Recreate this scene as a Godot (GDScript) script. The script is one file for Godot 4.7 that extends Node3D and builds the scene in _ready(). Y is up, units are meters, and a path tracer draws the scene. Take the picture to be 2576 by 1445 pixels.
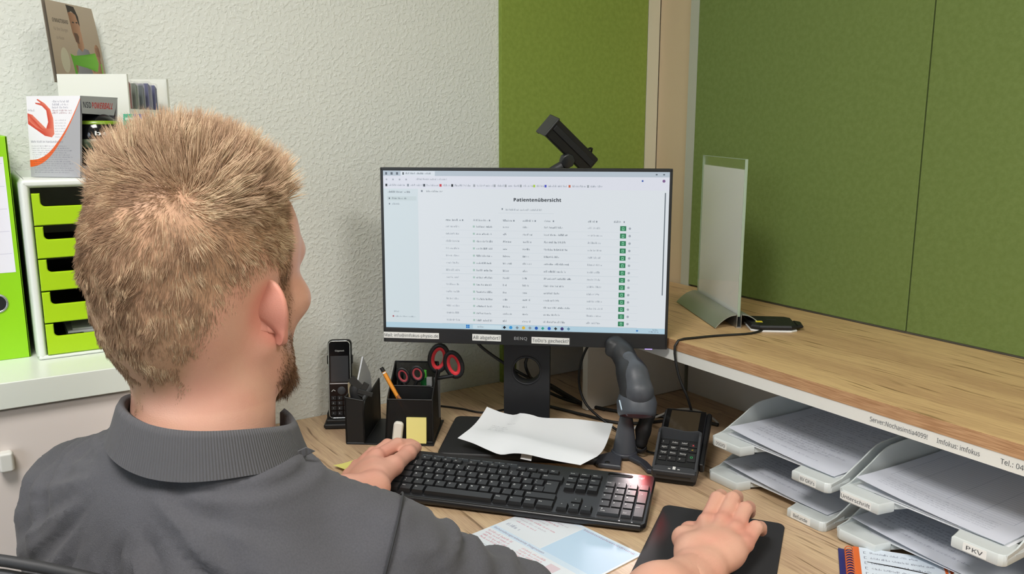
extends Node3D
# A man at a reception desk, seen from behind. Units are metres, y is up; the back wall lies across z, the counter runs along z.

func _ready() -> void:
	# camera
	var cam := Camera3D.new()
	cam.name = "camera"
	add_child(cam)
	cam.position = Vector3(0, 1.34, 0)
	cam.rotation = Vector3(deg_to_rad(-10.8), deg_to_rad(-32.5), 0)
	cam.fov = 2.0 * rad_to_deg(atan(722.5 / 2100.0))
	cam.near = 0.05
	cam.current = true
	# sky and exposure
	var we := WorldEnvironment.new()
	we.name = "environment"
	var env := Environment.new()
	var sm := ProceduralSkyMaterial.new()
	sm.sky_top_color = Color(0.55, 0.68, 0.85)
	sm.sky_horizon_color = Color(0.85, 0.88, 0.9)
	sm.ground_bottom_color = Color(0.4, 0.38, 0.35)
	sm.ground_horizon_color = Color(0.7, 0.7, 0.68)
	sm.sky_energy_multiplier = 2.0
	var sky := Sky.new()
	sky.sky_material = sm
	env.background_mode = Environment.BG_SKY
	env.sky = sky
	env.tonemap_mode = Environment.TONE_MAPPER_LINEAR
	env.tonemap_exposure = 1.08
	env.sdfgi_enabled = true
	env.ssao_enabled = true
	env.ssil_enabled = true
	we.environment = env
	add_child(we)
	rng.seed = 11
	# large lights: the ceiling panels (x, z, width, depth, energy)
	ceiling_lamp(Vector3(-0.40, 2.6, -0.30), 0.62, 0.62, 3.3, "square ceiling light panel above the man and the sideboard")
	ceiling_lamp(Vector3(0.70, 2.6, 0.95), 0.62, 0.62, 2.6, "square ceiling light panel behind the camera, over the counter's near end")
	window_light(Vector3(-2.47, 1.55, 0.7), 1.36, 1.26, 0.95)
	materials()
	room()
	counter_and_desk()
	cabinet_corner()
	monitor_group()
	desk_things()
	keyboard()
	trays()
	cables()
	office_chair()
	person()

var rng := RandomNumberGenerator.new()
var M := {}

func window_light(at: Vector3, w: float, h: float, energy: float) -> void:   # daylight entering by the window
	var l := AreaLight3D.new()
	l.name = "daylight"
	l.area_size = Vector2(w, h)
	l.light_energy = energy
	l.light_color = Color(0.93, 0.975, 1.0)
	l.shadow_enabled = true
	l.area_range = 9.0
	l.area_attenuation = 2.0
	add_child(l)
	l.position = at
	l.rotation.y = -PI / 2

func ceiling_lamp(at: Vector3, w: float, d: float, energy: float, label: String) -> void:
	var t := thing("ceiling_lamp", label, "lamp", at, 0, "ceiling panels")
	var fr := mb()
	for s in [-1, 1]:
		fr.box(Vector3(s * (w / 2 + 0.01), -0.015, 0), Vector3(0.02, 0.03, d + 0.04), 0.003)
		fr.box(Vector3(0, -0.015, s * (d / 2 + 0.01)), Vector3(w, 0.03, 0.02), 0.003)
	put("lamp_frame", fr, mat(Color(0.9, 0.9, 0.9), 0.4), t)
	var e := mat(Color(0.95, 0.95, 0.95), 0.5)
	e.emission_enabled = true
	e.emission = Color(1.0, 0.98, 0.95)
	e.emission_energy_multiplier = 1.6
	put("light_diffuser", mb().box(Vector3(0, -0.01, 0), Vector3(w, 0.008, d)), e, t)
	var l := AreaLight3D.new()
	l.name = "lamp_light"
	l.area_size = Vector2(w, d)
	l.light_energy = energy
	l.light_color = Color(1.0, 0.985, 0.97)
	l.shadow_enabled = true
	l.area_range = 8.0
	l.area_attenuation = 2.0
	t.add_child(l)
	l.position = Vector3(0, -0.02, 0)
	l.rotation.x = -PI / 2
# ---------- mesh builder: collects vertices with normals, uvs, colours; turns triangles to face their normals
class MB:
	var v := PackedVector3Array()
	var n := PackedVector3Array()
	var u := PackedVector2Array()
	var c := PackedColorArray()
	var ix := PackedInt32Array()
	func add(p: Vector3, nn: Vector3, uv := Vector2.ZERO) -> int:
		v.append(p); n.append(nn); u.append(uv)
		return v.size() - 1
	func tri(a: int, b: int, d: int) -> void:
		ix.append(a); ix.append(b); ix.append(d)
	func quad(a: int, b: int, d: int, e: int) -> void:
		tri(a, b, d); tri(a, d, e)
	func face(p: Array, uvs := []) -> MB:   # flat polygon, convex
		var nn: Vector3 = (p[1] - p[0]).cross(p[2] - p[0]).normalized()
		var i0 := v.size()
		for k in p.size():
			add(p[k], nn, uvs[k] if uvs.size() else MB.flat_uv(p[k], nn))
		for k in range(1, p.size() - 1): tri(i0, i0 + k, i0 + k + 1)
		return self
	static func flat_uv(p: Vector3, nn: Vector3) -> Vector2:
		var a := nn.abs()
		if a.y >= a.x and a.y >= a.z: return Vector2(p.x, p.z)
		if a.x >= a.z: return Vector2(p.z, -p.y)
		return Vector2(p.x, -p.y)
	# chamfered box with softened normals
	func box(ct: Vector3, s: Vector3, b := 0.0, xf := Transform3D()) -> MB:
		var h := s * 0.5
		b = minf(b, minf(h.x, minf(h.y, h.z)) * 0.98)
		if b <= 0.0:
			for ax in 3:
				for sg in [-1.0, 1.0]:
					var nn := Vector3.ZERO; nn[ax] = sg
					var q := []
					for k in [[-1, -1], [1, -1], [1, 1], [-1, 1]]:
						var p := Vector3.ZERO
						p[ax] = sg * h[ax]; p[(ax + 1) % 3] = k[0] * h[(ax + 1) % 3]; p[(ax + 2) % 3] = k[1] * h[(ax + 2) % 3]
						q.append(add(xf * (ct + p), xf.basis * nn, MB.flat_uv(ct + p, nn)))
					quad(q[0], q[1], q[2], q[3])
			return self
		var id := {}
		for sx in [-1, 1]:
			for sy in [-1, 1]:
				for sz in [-1, 1]:
					var sg := Vector3(sx, sy, sz)
					for ax in 3:
						var p := sg * h
						for k in 3:
							if k != ax: p[k] -= sg[k] * b
						var nn := Vector3.ZERO; nn[ax] = sg[ax]
						id[[sx, sy, sz, ax]] = add(xf * (ct + p), xf.basis * nn, MB.flat_uv(ct + p, nn))
		for ax in 3:
			var a1 := (ax + 1) % 3
			var a2 := (ax + 2) % 3
			for sg in [-1, 1]:
				var q := []
				for k in [[-1, -1], [1, -1], [1, 1], [-1, 1]]:
					var key := [0, 0, 0, ax]; key[ax] = sg; key[a1] = k[0]; key[a2] = k[1]
					q.append(id[key])
				quad(q[0], q[1], q[2], q[3])
			for s1 in [-1, 1]:
				for s2 in [-1, 1]:
					var q2 := []
					for k in [[-1, a1], [1, a1], [1, a2], [-1, a2]]:
						var key := [0, 0, 0, k[1]]; key[ax] = k[0]; key[a1] = s1; key[a2] = s2
						q2.append(id[key])
					quad(q2[0], q2[1], q2[2], q2[3])
		for sx in [-1, 1]:
			for sy in [-1, 1]:
				for sz in [-1, 1]: tri(id[[sx, sy, sz, 0]], id[[sx, sy, sz, 1]], id[[sx, sy, sz, 2]])
		return self
	# lathe round y: profile of Vector2(radius, y)
	func lathe(pr: Array, seg := 24, xf := Transform3D(), sx := 1.0, sz := 1.0) -> MB:
		var i0 := v.size()
		var m := pr.size()
		for k in m:
			var t: Vector2 = pr[mini(k + 1, m - 1)] - pr[maxi(k - 1, 0)]
			for j in seg + 1:
				var a := TAU * j / seg
				var nn := Vector3(cos(a) * t.y / sx, -t.x, sin(a) * t.y / sz).normalized()
				if nn.length() < 0.5: nn = Vector3.UP
				add(xf * Vector3(cos(a) * pr[k].x * sx, pr[k].y, sin(a) * pr[k].x * sz), (xf.basis * nn).normalized(), Vector2(a * pr[k].x, pr[k].y))
		for k in m - 1:
			for j in seg: quad(i0 + k * (seg + 1) + j, i0 + k * (seg + 1) + j + 1, i0 + (k + 1) * (seg + 1) + j + 1, i0 + (k + 1) * (seg + 1) + j)
		return self
	# tube along points; r number or array; flat = ratio of the second radius
	func tube(pts: Array, r, seg := 8, caps := true, flat := 1.0, up := Vector3.UP) -> MB:
		var i0 := v.size()
		var m := pts.size()
		var len := 0.0
		var side := Vector3.ZERO
		for k in m:
			var t: Vector3 = (pts[mini(k + 1, m - 1)] - pts[maxi(k - 1, 0)]).normalized()
			if k == 0:
				side = up.cross(t)
				if side.length() < 0.05: side = Vector3.RIGHT.cross(t)
			side = (side - t * side.dot(t)).normalized()
			var bn := t.cross(side)
			var rr: float = r[k] if r is Array else r
			if k: len += (pts[k] - pts[k - 1]).length()
			for j in seg + 1:
				var a := TAU * j / seg
				var d := side * cos(a) + bn * sin(a) * flat
				add(pts[k] + d * rr, (side * cos(a) * flat + bn * sin(a)).normalized(), Vector2(float(j) / seg, len))
		for k in m - 1:
			for j in seg: quad(i0 + k * (seg + 1) + j, i0 + k * (seg + 1) + j + 1, i0 + (k + 1) * (seg + 1) + j + 1, i0 + (k + 1) * (seg + 1) + j)
		if caps:
			for e in [0, m - 1]:
				var t2: Vector3 = (pts[1] - pts[0] if e == 0 else pts[m - 1] - pts[m - 2]).normalized() * (-1.0 if e == 0 else 1.0)
				var cc := add(pts[e], t2)
				var f := v.size()
				for j in seg + 1: add(v[i0 + e * (seg + 1) + j], t2)
				for j in seg: tri(cc, f + j, f + j + 1)
		return self
	# polygon in the x-y plane, thick along z from z0 to z1, edges chamfered by b
	func slab(poly: PackedVector2Array, z0: float, z1: float, b := 0.0, xf := Transform3D(), smooth := false) -> MB:
		if Geometry2D.is_polygon_clockwise(poly):
			poly = poly.duplicate(); poly.reverse()
		var m := poly.size()
		var nor := []
		for k in m:
			var e1: Vector2 = (poly[k] - poly[(k + m - 1) % m]).normalized()
			var e2: Vector2 = (poly[(k + 1) % m] - poly[k]).normalized()
			var w := (e1 + e2).normalized()
			nor.append([Vector2(e2.y, -e2.x), Vector2(w.y, -w.x) / maxf(0.4, w.dot(e2))])
		var inner := PackedVector2Array()
		for k in m: inner.append(poly[k] - nor[k][1] * b)
		var tr := Geometry2D.triangulate_polygon(inner if b > 0 else poly)
		for e in 2:
			var z := z1 if e == 0 else z0
			var nn: Vector3 = xf.basis * (Vector3.BACK if e == 0 else Vector3.FORWARD)
			var i0 := v.size()
			for k in m: add(xf * Vector3(inner[k].x, inner[k].y, z), nn.normalized(), Vector2(inner[k].x, -inner[k].y))
			for k in range(0, tr.size(), 3): tri(i0 + tr[k], i0 + tr[k + 1], i0 + tr[k + 2])
		var lay := [[z1, b, 1.0], [z1 - b, 0.0, 0.35], [z0 + b, 0.0, -0.35], [z0, b, -1.0]] if b > 0 else [[z1, 0.0, 0.0], [z0, 0.0, 0.0]]
		for l in lay.size() - 1:
			for k in m:
				var k2 := (k + 1) % m
				var q := []
				for g in [[k, l], [k2, l], [k2, l + 1], [k, l + 1]]:
					var p: Vector2 = poly[g[0]] - nor[g[0]][1] * lay[g[1]][1]
					var nd: Vector2 = nor[g[0]][1].normalized() if smooth else nor[k][0]
					var n3: Vector3 = xf.basis * Vector3(nd.x, nd.y, lay[g[1]][2]).normalized()
					q.append(add(xf * Vector3(p.x, p.y, lay[g[1]][0]), n3.normalized(), Vector2(p.x + p.y, lay[g[1]][0])))
				quad(q[0], q[1], q[2], q[3])
		return self
	# grid of points rows x cols (Array of Array of Vector3), smooth; uv 0..1
	func grid(g: Array, thick := 0.0, closed := false) -> MB:
		var R := g.size()
		var Cn: int = g[0].size()
		var sides := [1.0, -1.0] if thick > 0.0 else [1.0]
		var base := []
		for sd in sides:
			var i0 := v.size()
			base.append(i0)
			for r in R:
				for q in Cn:
					var du: Vector3 = g[r][(q + 1) % Cn if closed else mini(q + 1, Cn - 1)] - g[r][(q + Cn - 1) % Cn if closed else maxi(q - 1, 0)]
					var dv: Vector3 = g[mini(r + 1, R - 1)][q] - g[maxi(r - 1, 0)][q]
					var nn: Vector3 = du.cross(dv).normalized() * sd
					add(g[r][q] + nn * thick * 0.5, nn, Vector2(float(q) / (Cn - 1), float(r) / (R - 1)))
			for r in R - 1:
				for q in (Cn if closed else Cn - 1):
					var q2 := (q + 1) % Cn
					quad(i0 + r * Cn + q, i0 + r * Cn + q2, i0 + (r + 1) * Cn + q2, i0 + (r + 1) * Cn + q)
		if thick > 0.0:
			var loop := []
			if closed:
				for e in [0, R - 1]:
					for q in Cn: _rim(base, e * Cn + q, e * Cn + (q + 1) % Cn)
			else:
				for q in Cn - 1:
					_rim(base, q, q + 1); _rim(base, (R - 1) * Cn + q, (R - 1) * Cn + q + 1)
				for r in R - 1:
					_rim(base, r * Cn, (r + 1) * Cn); _rim(base, r * Cn + Cn - 1, (r + 1) * Cn + Cn - 1)
		return self
	func _rim(base: Array, a: int, b: int) -> void:
		var p := [v[base[0] + a], v[base[0] + b], v[base[1] + b], v[base[1] + a]]
		var nn: Vector3 = (p[1] - p[0]).cross(p[3] - p[0]).normalized()
		var q := []
		for x in p: q.append(add(x, nn, u[base[0] + a]))
		quad(q[0], q[1], q[2], q[3])
	func ball(ct: Vector3, r: Vector3, seg := 16, xf := Transform3D()) -> MB:
		var pr := []
		for k in seg / 2 + 1:
			var a := PI * k / (seg / 2)
			pr.append(Vector2(sin(a), -cos(a)))
		var i0 := v.size()
		lathe(pr, seg)
		for k in range(i0, v.size()):
			var d := v[k]
			n[k] = (xf.basis * (d / r)).normalized()
			v[k] = xf * (ct + d * r)
		return self
	func paint(col: Color) -> MB:
		while c.size() < v.size(): c.append(col)
		return self
	func surface(into: ArrayMesh = null, m: Material = null) -> ArrayMesh:
		if into == null: into = ArrayMesh.new()
		for k in range(0, ix.size(), 3):
			var a := v[ix[k]]
			var cr := (v[ix[k + 1]] - a).cross(v[ix[k + 2]] - a)
			if cr.dot(n[ix[k]] + n[ix[k + 1]] + n[ix[k + 2]]) > 0.0:
				var t := ix[k + 1]; ix[k + 1] = ix[k + 2]; ix[k + 2] = t
		var ar := []
		ar.resize(Mesh.ARRAY_MAX)
		ar[Mesh.ARRAY_VERTEX] = v; ar[Mesh.ARRAY_NORMAL] = n; ar[Mesh.ARRAY_TEX_UV] = u; ar[Mesh.ARRAY_INDEX] = ix
		if c.size() == v.size() and c.size(): ar[Mesh.ARRAY_COLOR] = c
		into.add_surface_from_arrays(Mesh.PRIMITIVE_TRIANGLES, ar)
		if m: into.surface_set_material(into.get_surface_count() - 1, m)
		return into

func mb() -> MB: return MB.new()

# ---------- scene tree helpers
func numbered(nm: String, parent: Node) -> String:
	if not parent.has_node(NodePath(nm)): return nm
	var k := 1
	while parent.has_node(NodePath("%s_%03d" % [nm, k])): k += 1
	return "%s_%03d" % [nm, k]

func tag(o: Node, label := "", category := "", group := "", kind := "") -> Node:
	if label: o.set_meta("label", label)
	if category: o.set_meta("category", category)
	if group: o.set_meta("group", group)
	if kind: o.set_meta("kind", kind)
	return o

func thing(nm: String, label: String, category: String, at := Vector3.ZERO, turn := 0.0, group := "") -> Node3D:
	var o := Node3D.new()
	o.name = numbered(nm, self)
	add_child(o, true)
	o.position = at
	o.rotation.y = deg_to_rad(turn)
	tag(o, label, category, group)
	return o

func put(nm: String, b, m: Material, parent: Node = self, at := Vector3.ZERO) -> MeshInstance3D:
	var o := MeshInstance3D.new()
	o.name = numbered(nm, parent)
	o.mesh = b.surface() if b is MB else b
	if m: o.material_override = m
	o.position = at
	parent.add_child(o, true)
	return o

func struct(nm: String, b, m: Material, parent: Node = self) -> MeshInstance3D:
	var o := put(nm, b, m, parent)
	if parent == self: o.set_meta("kind", "structure")
	return o

func frame(at: Vector3, turn: float) -> Transform3D:
	return Transform3D(Basis(Vector3.UP, deg_to_rad(turn)), at)

func rot(axis: Vector3, deg: float, at := Vector3.ZERO) -> Transform3D:
	return Transform3D(Basis(axis, deg_to_rad(deg)), at)

func curve(pts: Array, n: int) -> Array:   # smooth curve through points
	var cv := Curve3D.new()
	var m := pts.size()
	for k in m:
		var t: Vector3 = (pts[mini(k + 1, m - 1)] - pts[maxi(k - 1, 0)]) / 6.0
		if k == 0: t = (pts[1] - pts[0]) / 6.0
		cv.add_point(pts[k], -t, t)
	cv.bake_interval = cv.get_baked_length() / (n * 3.0)
	var out := []
	for k in n + 1: out.append(cv.sample_baked(cv.get_baked_length() * k / n, true))
	return out

func rrect(w: float, h: float, r: float, seg := 5, cx := 0.0, cy := 0.0) -> PackedVector2Array:
	var o := PackedVector2Array()
	for q in 4:
		var c0 := Vector2([1, -1, -1, 1][q] * (w / 2 - r), [1, 1, -1, -1][q] * (h / 2 - r))
		for k in seg + 1:
			var a := PI / 2 * (q + float(k) / seg)
			o.append(Vector2(cx, cy) + c0 + Vector2(cos(a), sin(a)) * r)
	return o

# ---------- materials
func mat(col: Color, rough := 0.6, metal := 0.0, spec := 0.5) -> StandardMaterial3D:
	var m := StandardMaterial3D.new()
	m.albedo_color = col
	m.roughness = rough
	m.metallic = metal
	m.metallic_specular = spec
	return m

func hexc(s: String) -> Color: return Color.html(s)

func noise_tex(seed_: int, freq: float, type := FastNoiseLite.TYPE_SIMPLEX_SMOOTH, size := 512, oct := 3, ramp: Gradient = null, nmap := false, bump := 4.0) -> NoiseTexture2D:
	var f := FastNoiseLite.new()
	f.seed = seed_; f.frequency = freq; f.noise_type = type; f.fractal_octaves = oct
	var t := NoiseTexture2D.new()
	t.width = size; t.height = size; t.seamless = true; t.noise = f
	if ramp: t.color_ramp = ramp
	t.as_normal_map = nmap; t.bump_strength = bump
	return t

func ramp2(a: Color, b: Color, c3 = null) -> Gradient:
	var g := Gradient.new()
	g.offsets = PackedFloat32Array([0.0, 0.5, 1.0]) if c3 != null else PackedFloat32Array([0.0, 1.0])
	g.colors = PackedColorArray([a, b, c3]) if c3 != null else PackedColorArray([a, b])
	return g

func picture(im: Image, rough := 0.5) -> StandardMaterial3D:
	var m := mat(Color.WHITE, rough)
	m.albedo_texture = ImageTexture.create_from_image(im)
	m.texture_repeat = false
	return m

# ---------- print: lettering drawn into an image
var fonts := {}
var glyphs := {}
func font(bold := false) -> Font:
	if not fonts.has(bold):
		var f := SystemFont.new()
		f.font_names = PackedStringArray(["Droid Sans"])
		f.font_weight = 700 if bold else 400
		fonts[bold] = f
	return fonts[bold]

func letters(s: String, bold := false) -> Array:   # [triangle corners in em units, y up; box]
	var key := s + str(bold)
	if not glyphs.has(key):
		var tm := TextMesh.new()
		tm.text = s; tm.font = font(bold); tm.font_size = 100; tm.depth = 0.0; tm.pixel_size = 0.01
		tm.curve_step = 4.0
		var a := tm.get_mesh_arrays()
		var vv: PackedVector3Array = a[Mesh.ARRAY_VERTEX]
		var ii: PackedInt32Array = a[Mesh.ARRAY_INDEX]
		var pts := PackedVector2Array()
		for k in range(0, ii.size(), 3):
			var p := [vv[ii[k]], vv[ii[k + 1]], vv[ii[k + 2]]]
			pts.append(Vector2(p[0].x, p[0].y)); pts.append(Vector2(p[1].x, p[1].y)); pts.append(Vector2(p[2].x, p[2].y))
		var bb := tm.get_aabb()
		glyphs[key] = [pts, Rect2(bb.position.x, bb.position.y, bb.size.x, bb.size.y)]
	return glyphs[key]

# write s with its box's left edge at x, its middle line at y, capital height h, optional width, turned by ang
func write(im: Image, s: String, x: float, y: float, h: float, col: Color, bold := false, width := 0.0, ang := 0.0, flip := false) -> void:
	var g := letters(s, bold)
	var pts: PackedVector2Array = g[0]
	var bb: Rect2 = g[1]
	var ref: Rect2 = letters("H", bold)[1]
	var sy := h / ref.size.y
	var sx := sy if width <= 0.0 else width / bb.size.x
	var tf := Transform2D(ang, Vector2(x, y))
	var q := PackedVector2Array()
	q.resize(pts.size())
	for k in pts.size():
		var p := pts[k]
		var lx := (p.x - bb.position.x) * sx
		if flip: lx = bb.size.x * sx - lx
		q[k] = tf * Vector2(lx, -(p.y - ref.get_center().y) * sy)
	var cov := {}
	var W := im.get_width()
	var H := im.get_height()
	const S := 3
	for k in range(0, q.size(), 3):
		var a := q[k] * S; var b := q[k + 1] * S; var c := q[k + 2] * S
		var ar := (b - a).cross(c - a)
		if absf(ar) < 1e-6: continue
		var y0 := int(floor(minf(a.y, minf(b.y, c.y)))); var y1 := int(ceil(maxf(a.y, maxf(b.y, c.y))))
		for yy in range(y0, y1 + 1):
			var fy := yy + 0.5
			var lo := 1e9; var hi := -1e9
			for e in [[a, b], [b, c], [c, a]]:
				var p0: Vector2 = e[0]; var p1: Vector2 = e[1]
				if (p0.y <= fy) != (p1.y <= fy):
					var xx := p0.x + (fy - p0.y) / (p1.y - p0.y) * (p1.x - p0.x)
					lo = minf(lo, xx); hi = maxf(hi, xx)
			if hi < lo: continue
			for xx2 in range(int(ceil(lo - 0.5)), int(ceil(hi - 0.5))):
				var key := (yy / S) * 65536 + xx2 / S
				cov[key] = cov.get(key, 0) + 1
	for key in cov:
		var px: int = key % 65536
		var py: int = key / 65536
		if px >= 0 and px < W and py >= 0 and py < H:
			var o := im.get_pixel(px, py)
			im.set_pixel(px, py, o.lerp(Color(col, 1.0), minf(1.0, cov[key] / float(S * S)) * col.a))

# a line of writing too small to read: words of uneven strokes
func scribble(im: Image, x: float, y: float, w: float, h: float, col: Color, r: RandomNumberGenerator) -> void:
	var xx := x
	while xx < x + w:
		var word := r.randf_range(1.5, 6.0) * h
		var e := minf(xx + word, x + w)
		while xx < e:
			var sw := maxf(1.0, h * r.randf_range(0.12, 0.22))
			var top := r.randf_range(0.0, 0.45) * h if r.randf() < 0.7 else -0.25 * h
			blend(im, Rect2(xx, y - h / 2 + top, sw, h / 2 - top + (h * 0.5 if r.randf() < 0.85 else h * 0.25)), Color(col, col.a * r.randf_range(0.55, 1.0)))
			xx += sw + maxf(0.7, h * r.randf_range(0.08, 0.3))
		xx += h * 0.55

func blend(im: Image, rc: Rect2, col: Color) -> void:
	var x0 := maxi(0, int(round(rc.position.x))); var x1 := mini(im.get_width(), maxi(x0 + 1, int(round(rc.end.x))))
	var y0 := maxi(0, int(round(rc.position.y))); var y1 := mini(im.get_height(), maxi(y0 + 1, int(round(rc.end.y))))
	if col.a >= 0.999:
		im.fill_rect(Rect2i(x0, y0, x1 - x0, y1 - y0), col)
		return
	for yy in range(y0, y1):
		for xx in range(x0, x1):
			im.set_pixel(xx, yy, im.get_pixel(xx, yy).lerp(Color(col, 1.0), col.a))

# filled polygon in an image
func fill_poly(im: Image, poly: PackedVector2Array, col: Color, col2 = null) -> void:
	var y0 := 1e9; var y1 := -1e9
	for p in poly: y0 = minf(y0, p.y); y1 = maxf(y1, p.y)
	for yy in range(maxi(0, int(y0)), mini(im.get_height(), int(y1) + 1)):
		var xs := []
		for k in poly.size():
			var a := poly[k]; var b := poly[(k + 1) % poly.size()]
			if (a.y <= yy + 0.5) != (b.y <= yy + 0.5): xs.append(a.x + (yy + 0.5 - a.y) / (b.y - a.y) * (b.x - a.x))
		xs.sort()
		for k in range(0, xs.size() - 1, 2):
			for xx in range(maxi(0, int(round(xs[k]))), mini(im.get_width(), int(round(xs[k + 1])))):
				var cc: Color = col
				if col2 != null: cc = col.lerp(col2, clampf((xx - xs[k]) / maxf(1.0, xs[k + 1] - xs[k]), 0, 1))
				im.set_pixel(xx, yy, im.get_pixel(xx, yy).lerp(Color(cc, 1.0), cc.a))

func new_image(w: int, h: int, col: Color) -> Image:
	var im := Image.create(w, h, false, Image.FORMAT_RGB8)
	im.fill(col)
	return im

# flat printed sheet: quad with uv 0..1, corners given top-left, top-right, bottom-right, bottom-left
func sheet(p: Array) -> MB:
	var b := mb()
	b.face(p, [Vector2(0, 0), Vector2(1, 0), Vector2(1, 1), Vector2(0, 1)])
	return b

# lettering as thin geometry, in a plane: origin the left end of the middle line
func text_on(b: MB, s: String, at: Vector3, right: Vector3, upv: Vector3, h: float, bold := false, width := 0.0, lift := 0.0003) -> MB:
	var g := letters(s, bold)
	var pts: PackedVector2Array = g[0]
	var bb: Rect2 = g[1]
	var ref: Rect2 = letters("H", bold)[1]
	var sy := h / ref.size.y
	var sx := sy if width <= 0.0 else width / bb.size.x
	var nn := right.cross(upv).normalized()
	for k in pts.size():
		var p := pts[k]
		b.add(at + right * (p.x - bb.position.x) * sx + upv * (p.y - ref.get_center().y) * sy + nn * lift, nn)
		if k % 3 == 2: b.tri(b.v.size() - 3, b.v.size() - 2, b.v.size() - 1)
	return b
# ---------- smooth bodies: capsules and ellipsoids joined by a smooth minimum, meshed as surface nets
# a prim is PackedFloat32Array [kind, ax, ay, az, bx, by, bz, ra, rb, k]; kind 0 tapered capsule, 1 ellipsoid (b = radii), 2 ellipsoid taken away
func cap(a: Vector3, b: Vector3, ra: float, rb: float, k := 0.012) -> PackedFloat32Array:
	return PackedFloat32Array([0, a.x, a.y, a.z, b.x, b.y, b.z, ra, rb, k])
func ell(a: Vector3, r: Vector3, k := 0.02, cut := false) -> PackedFloat32Array:
	return PackedFloat32Array([2 if cut else 1, a.x, a.y, a.z, r.x, r.y, r.z, 0, 0, k])

func prim_d(q: PackedFloat32Array, p: Vector3) -> float:
	var a := Vector3(q[1], q[2], q[3])
	var b := Vector3(q[4], q[5], q[6])
	if q[0] > 0.5:
		var e := p - a
		var k0 := (e / b).length()
		var k1 := (e / (b * b)).length()
		if k1 < 1e-9: return -minf(b.x, minf(b.y, b.z))
		return k0 * (k0 - 1.0) / k1
	var ab := b - a
	var t := clampf((p - a).dot(ab) / maxf(1e-9, ab.dot(ab)), 0.0, 1.0)
	return (p - a - ab * t).length() - (q[7] + (q[8] - q[7]) * t)

func field(ps: Array, p: Vector3) -> float:
	var d := 10.0
	for q: PackedFloat32Array in ps:
		var e := prim_d(q, p)
		var k := q[9]
		if q[0] > 1.5:
			e = -e
			var h2 := maxf(k - absf(d - e), 0.0) / k
			d = maxf(d, e) + h2 * h2 * k * 0.25
		else:
			var h := maxf(k - absf(d - e), 0.0) / k
			d = minf(d, e) - h * h * k * 0.25
	return d

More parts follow.
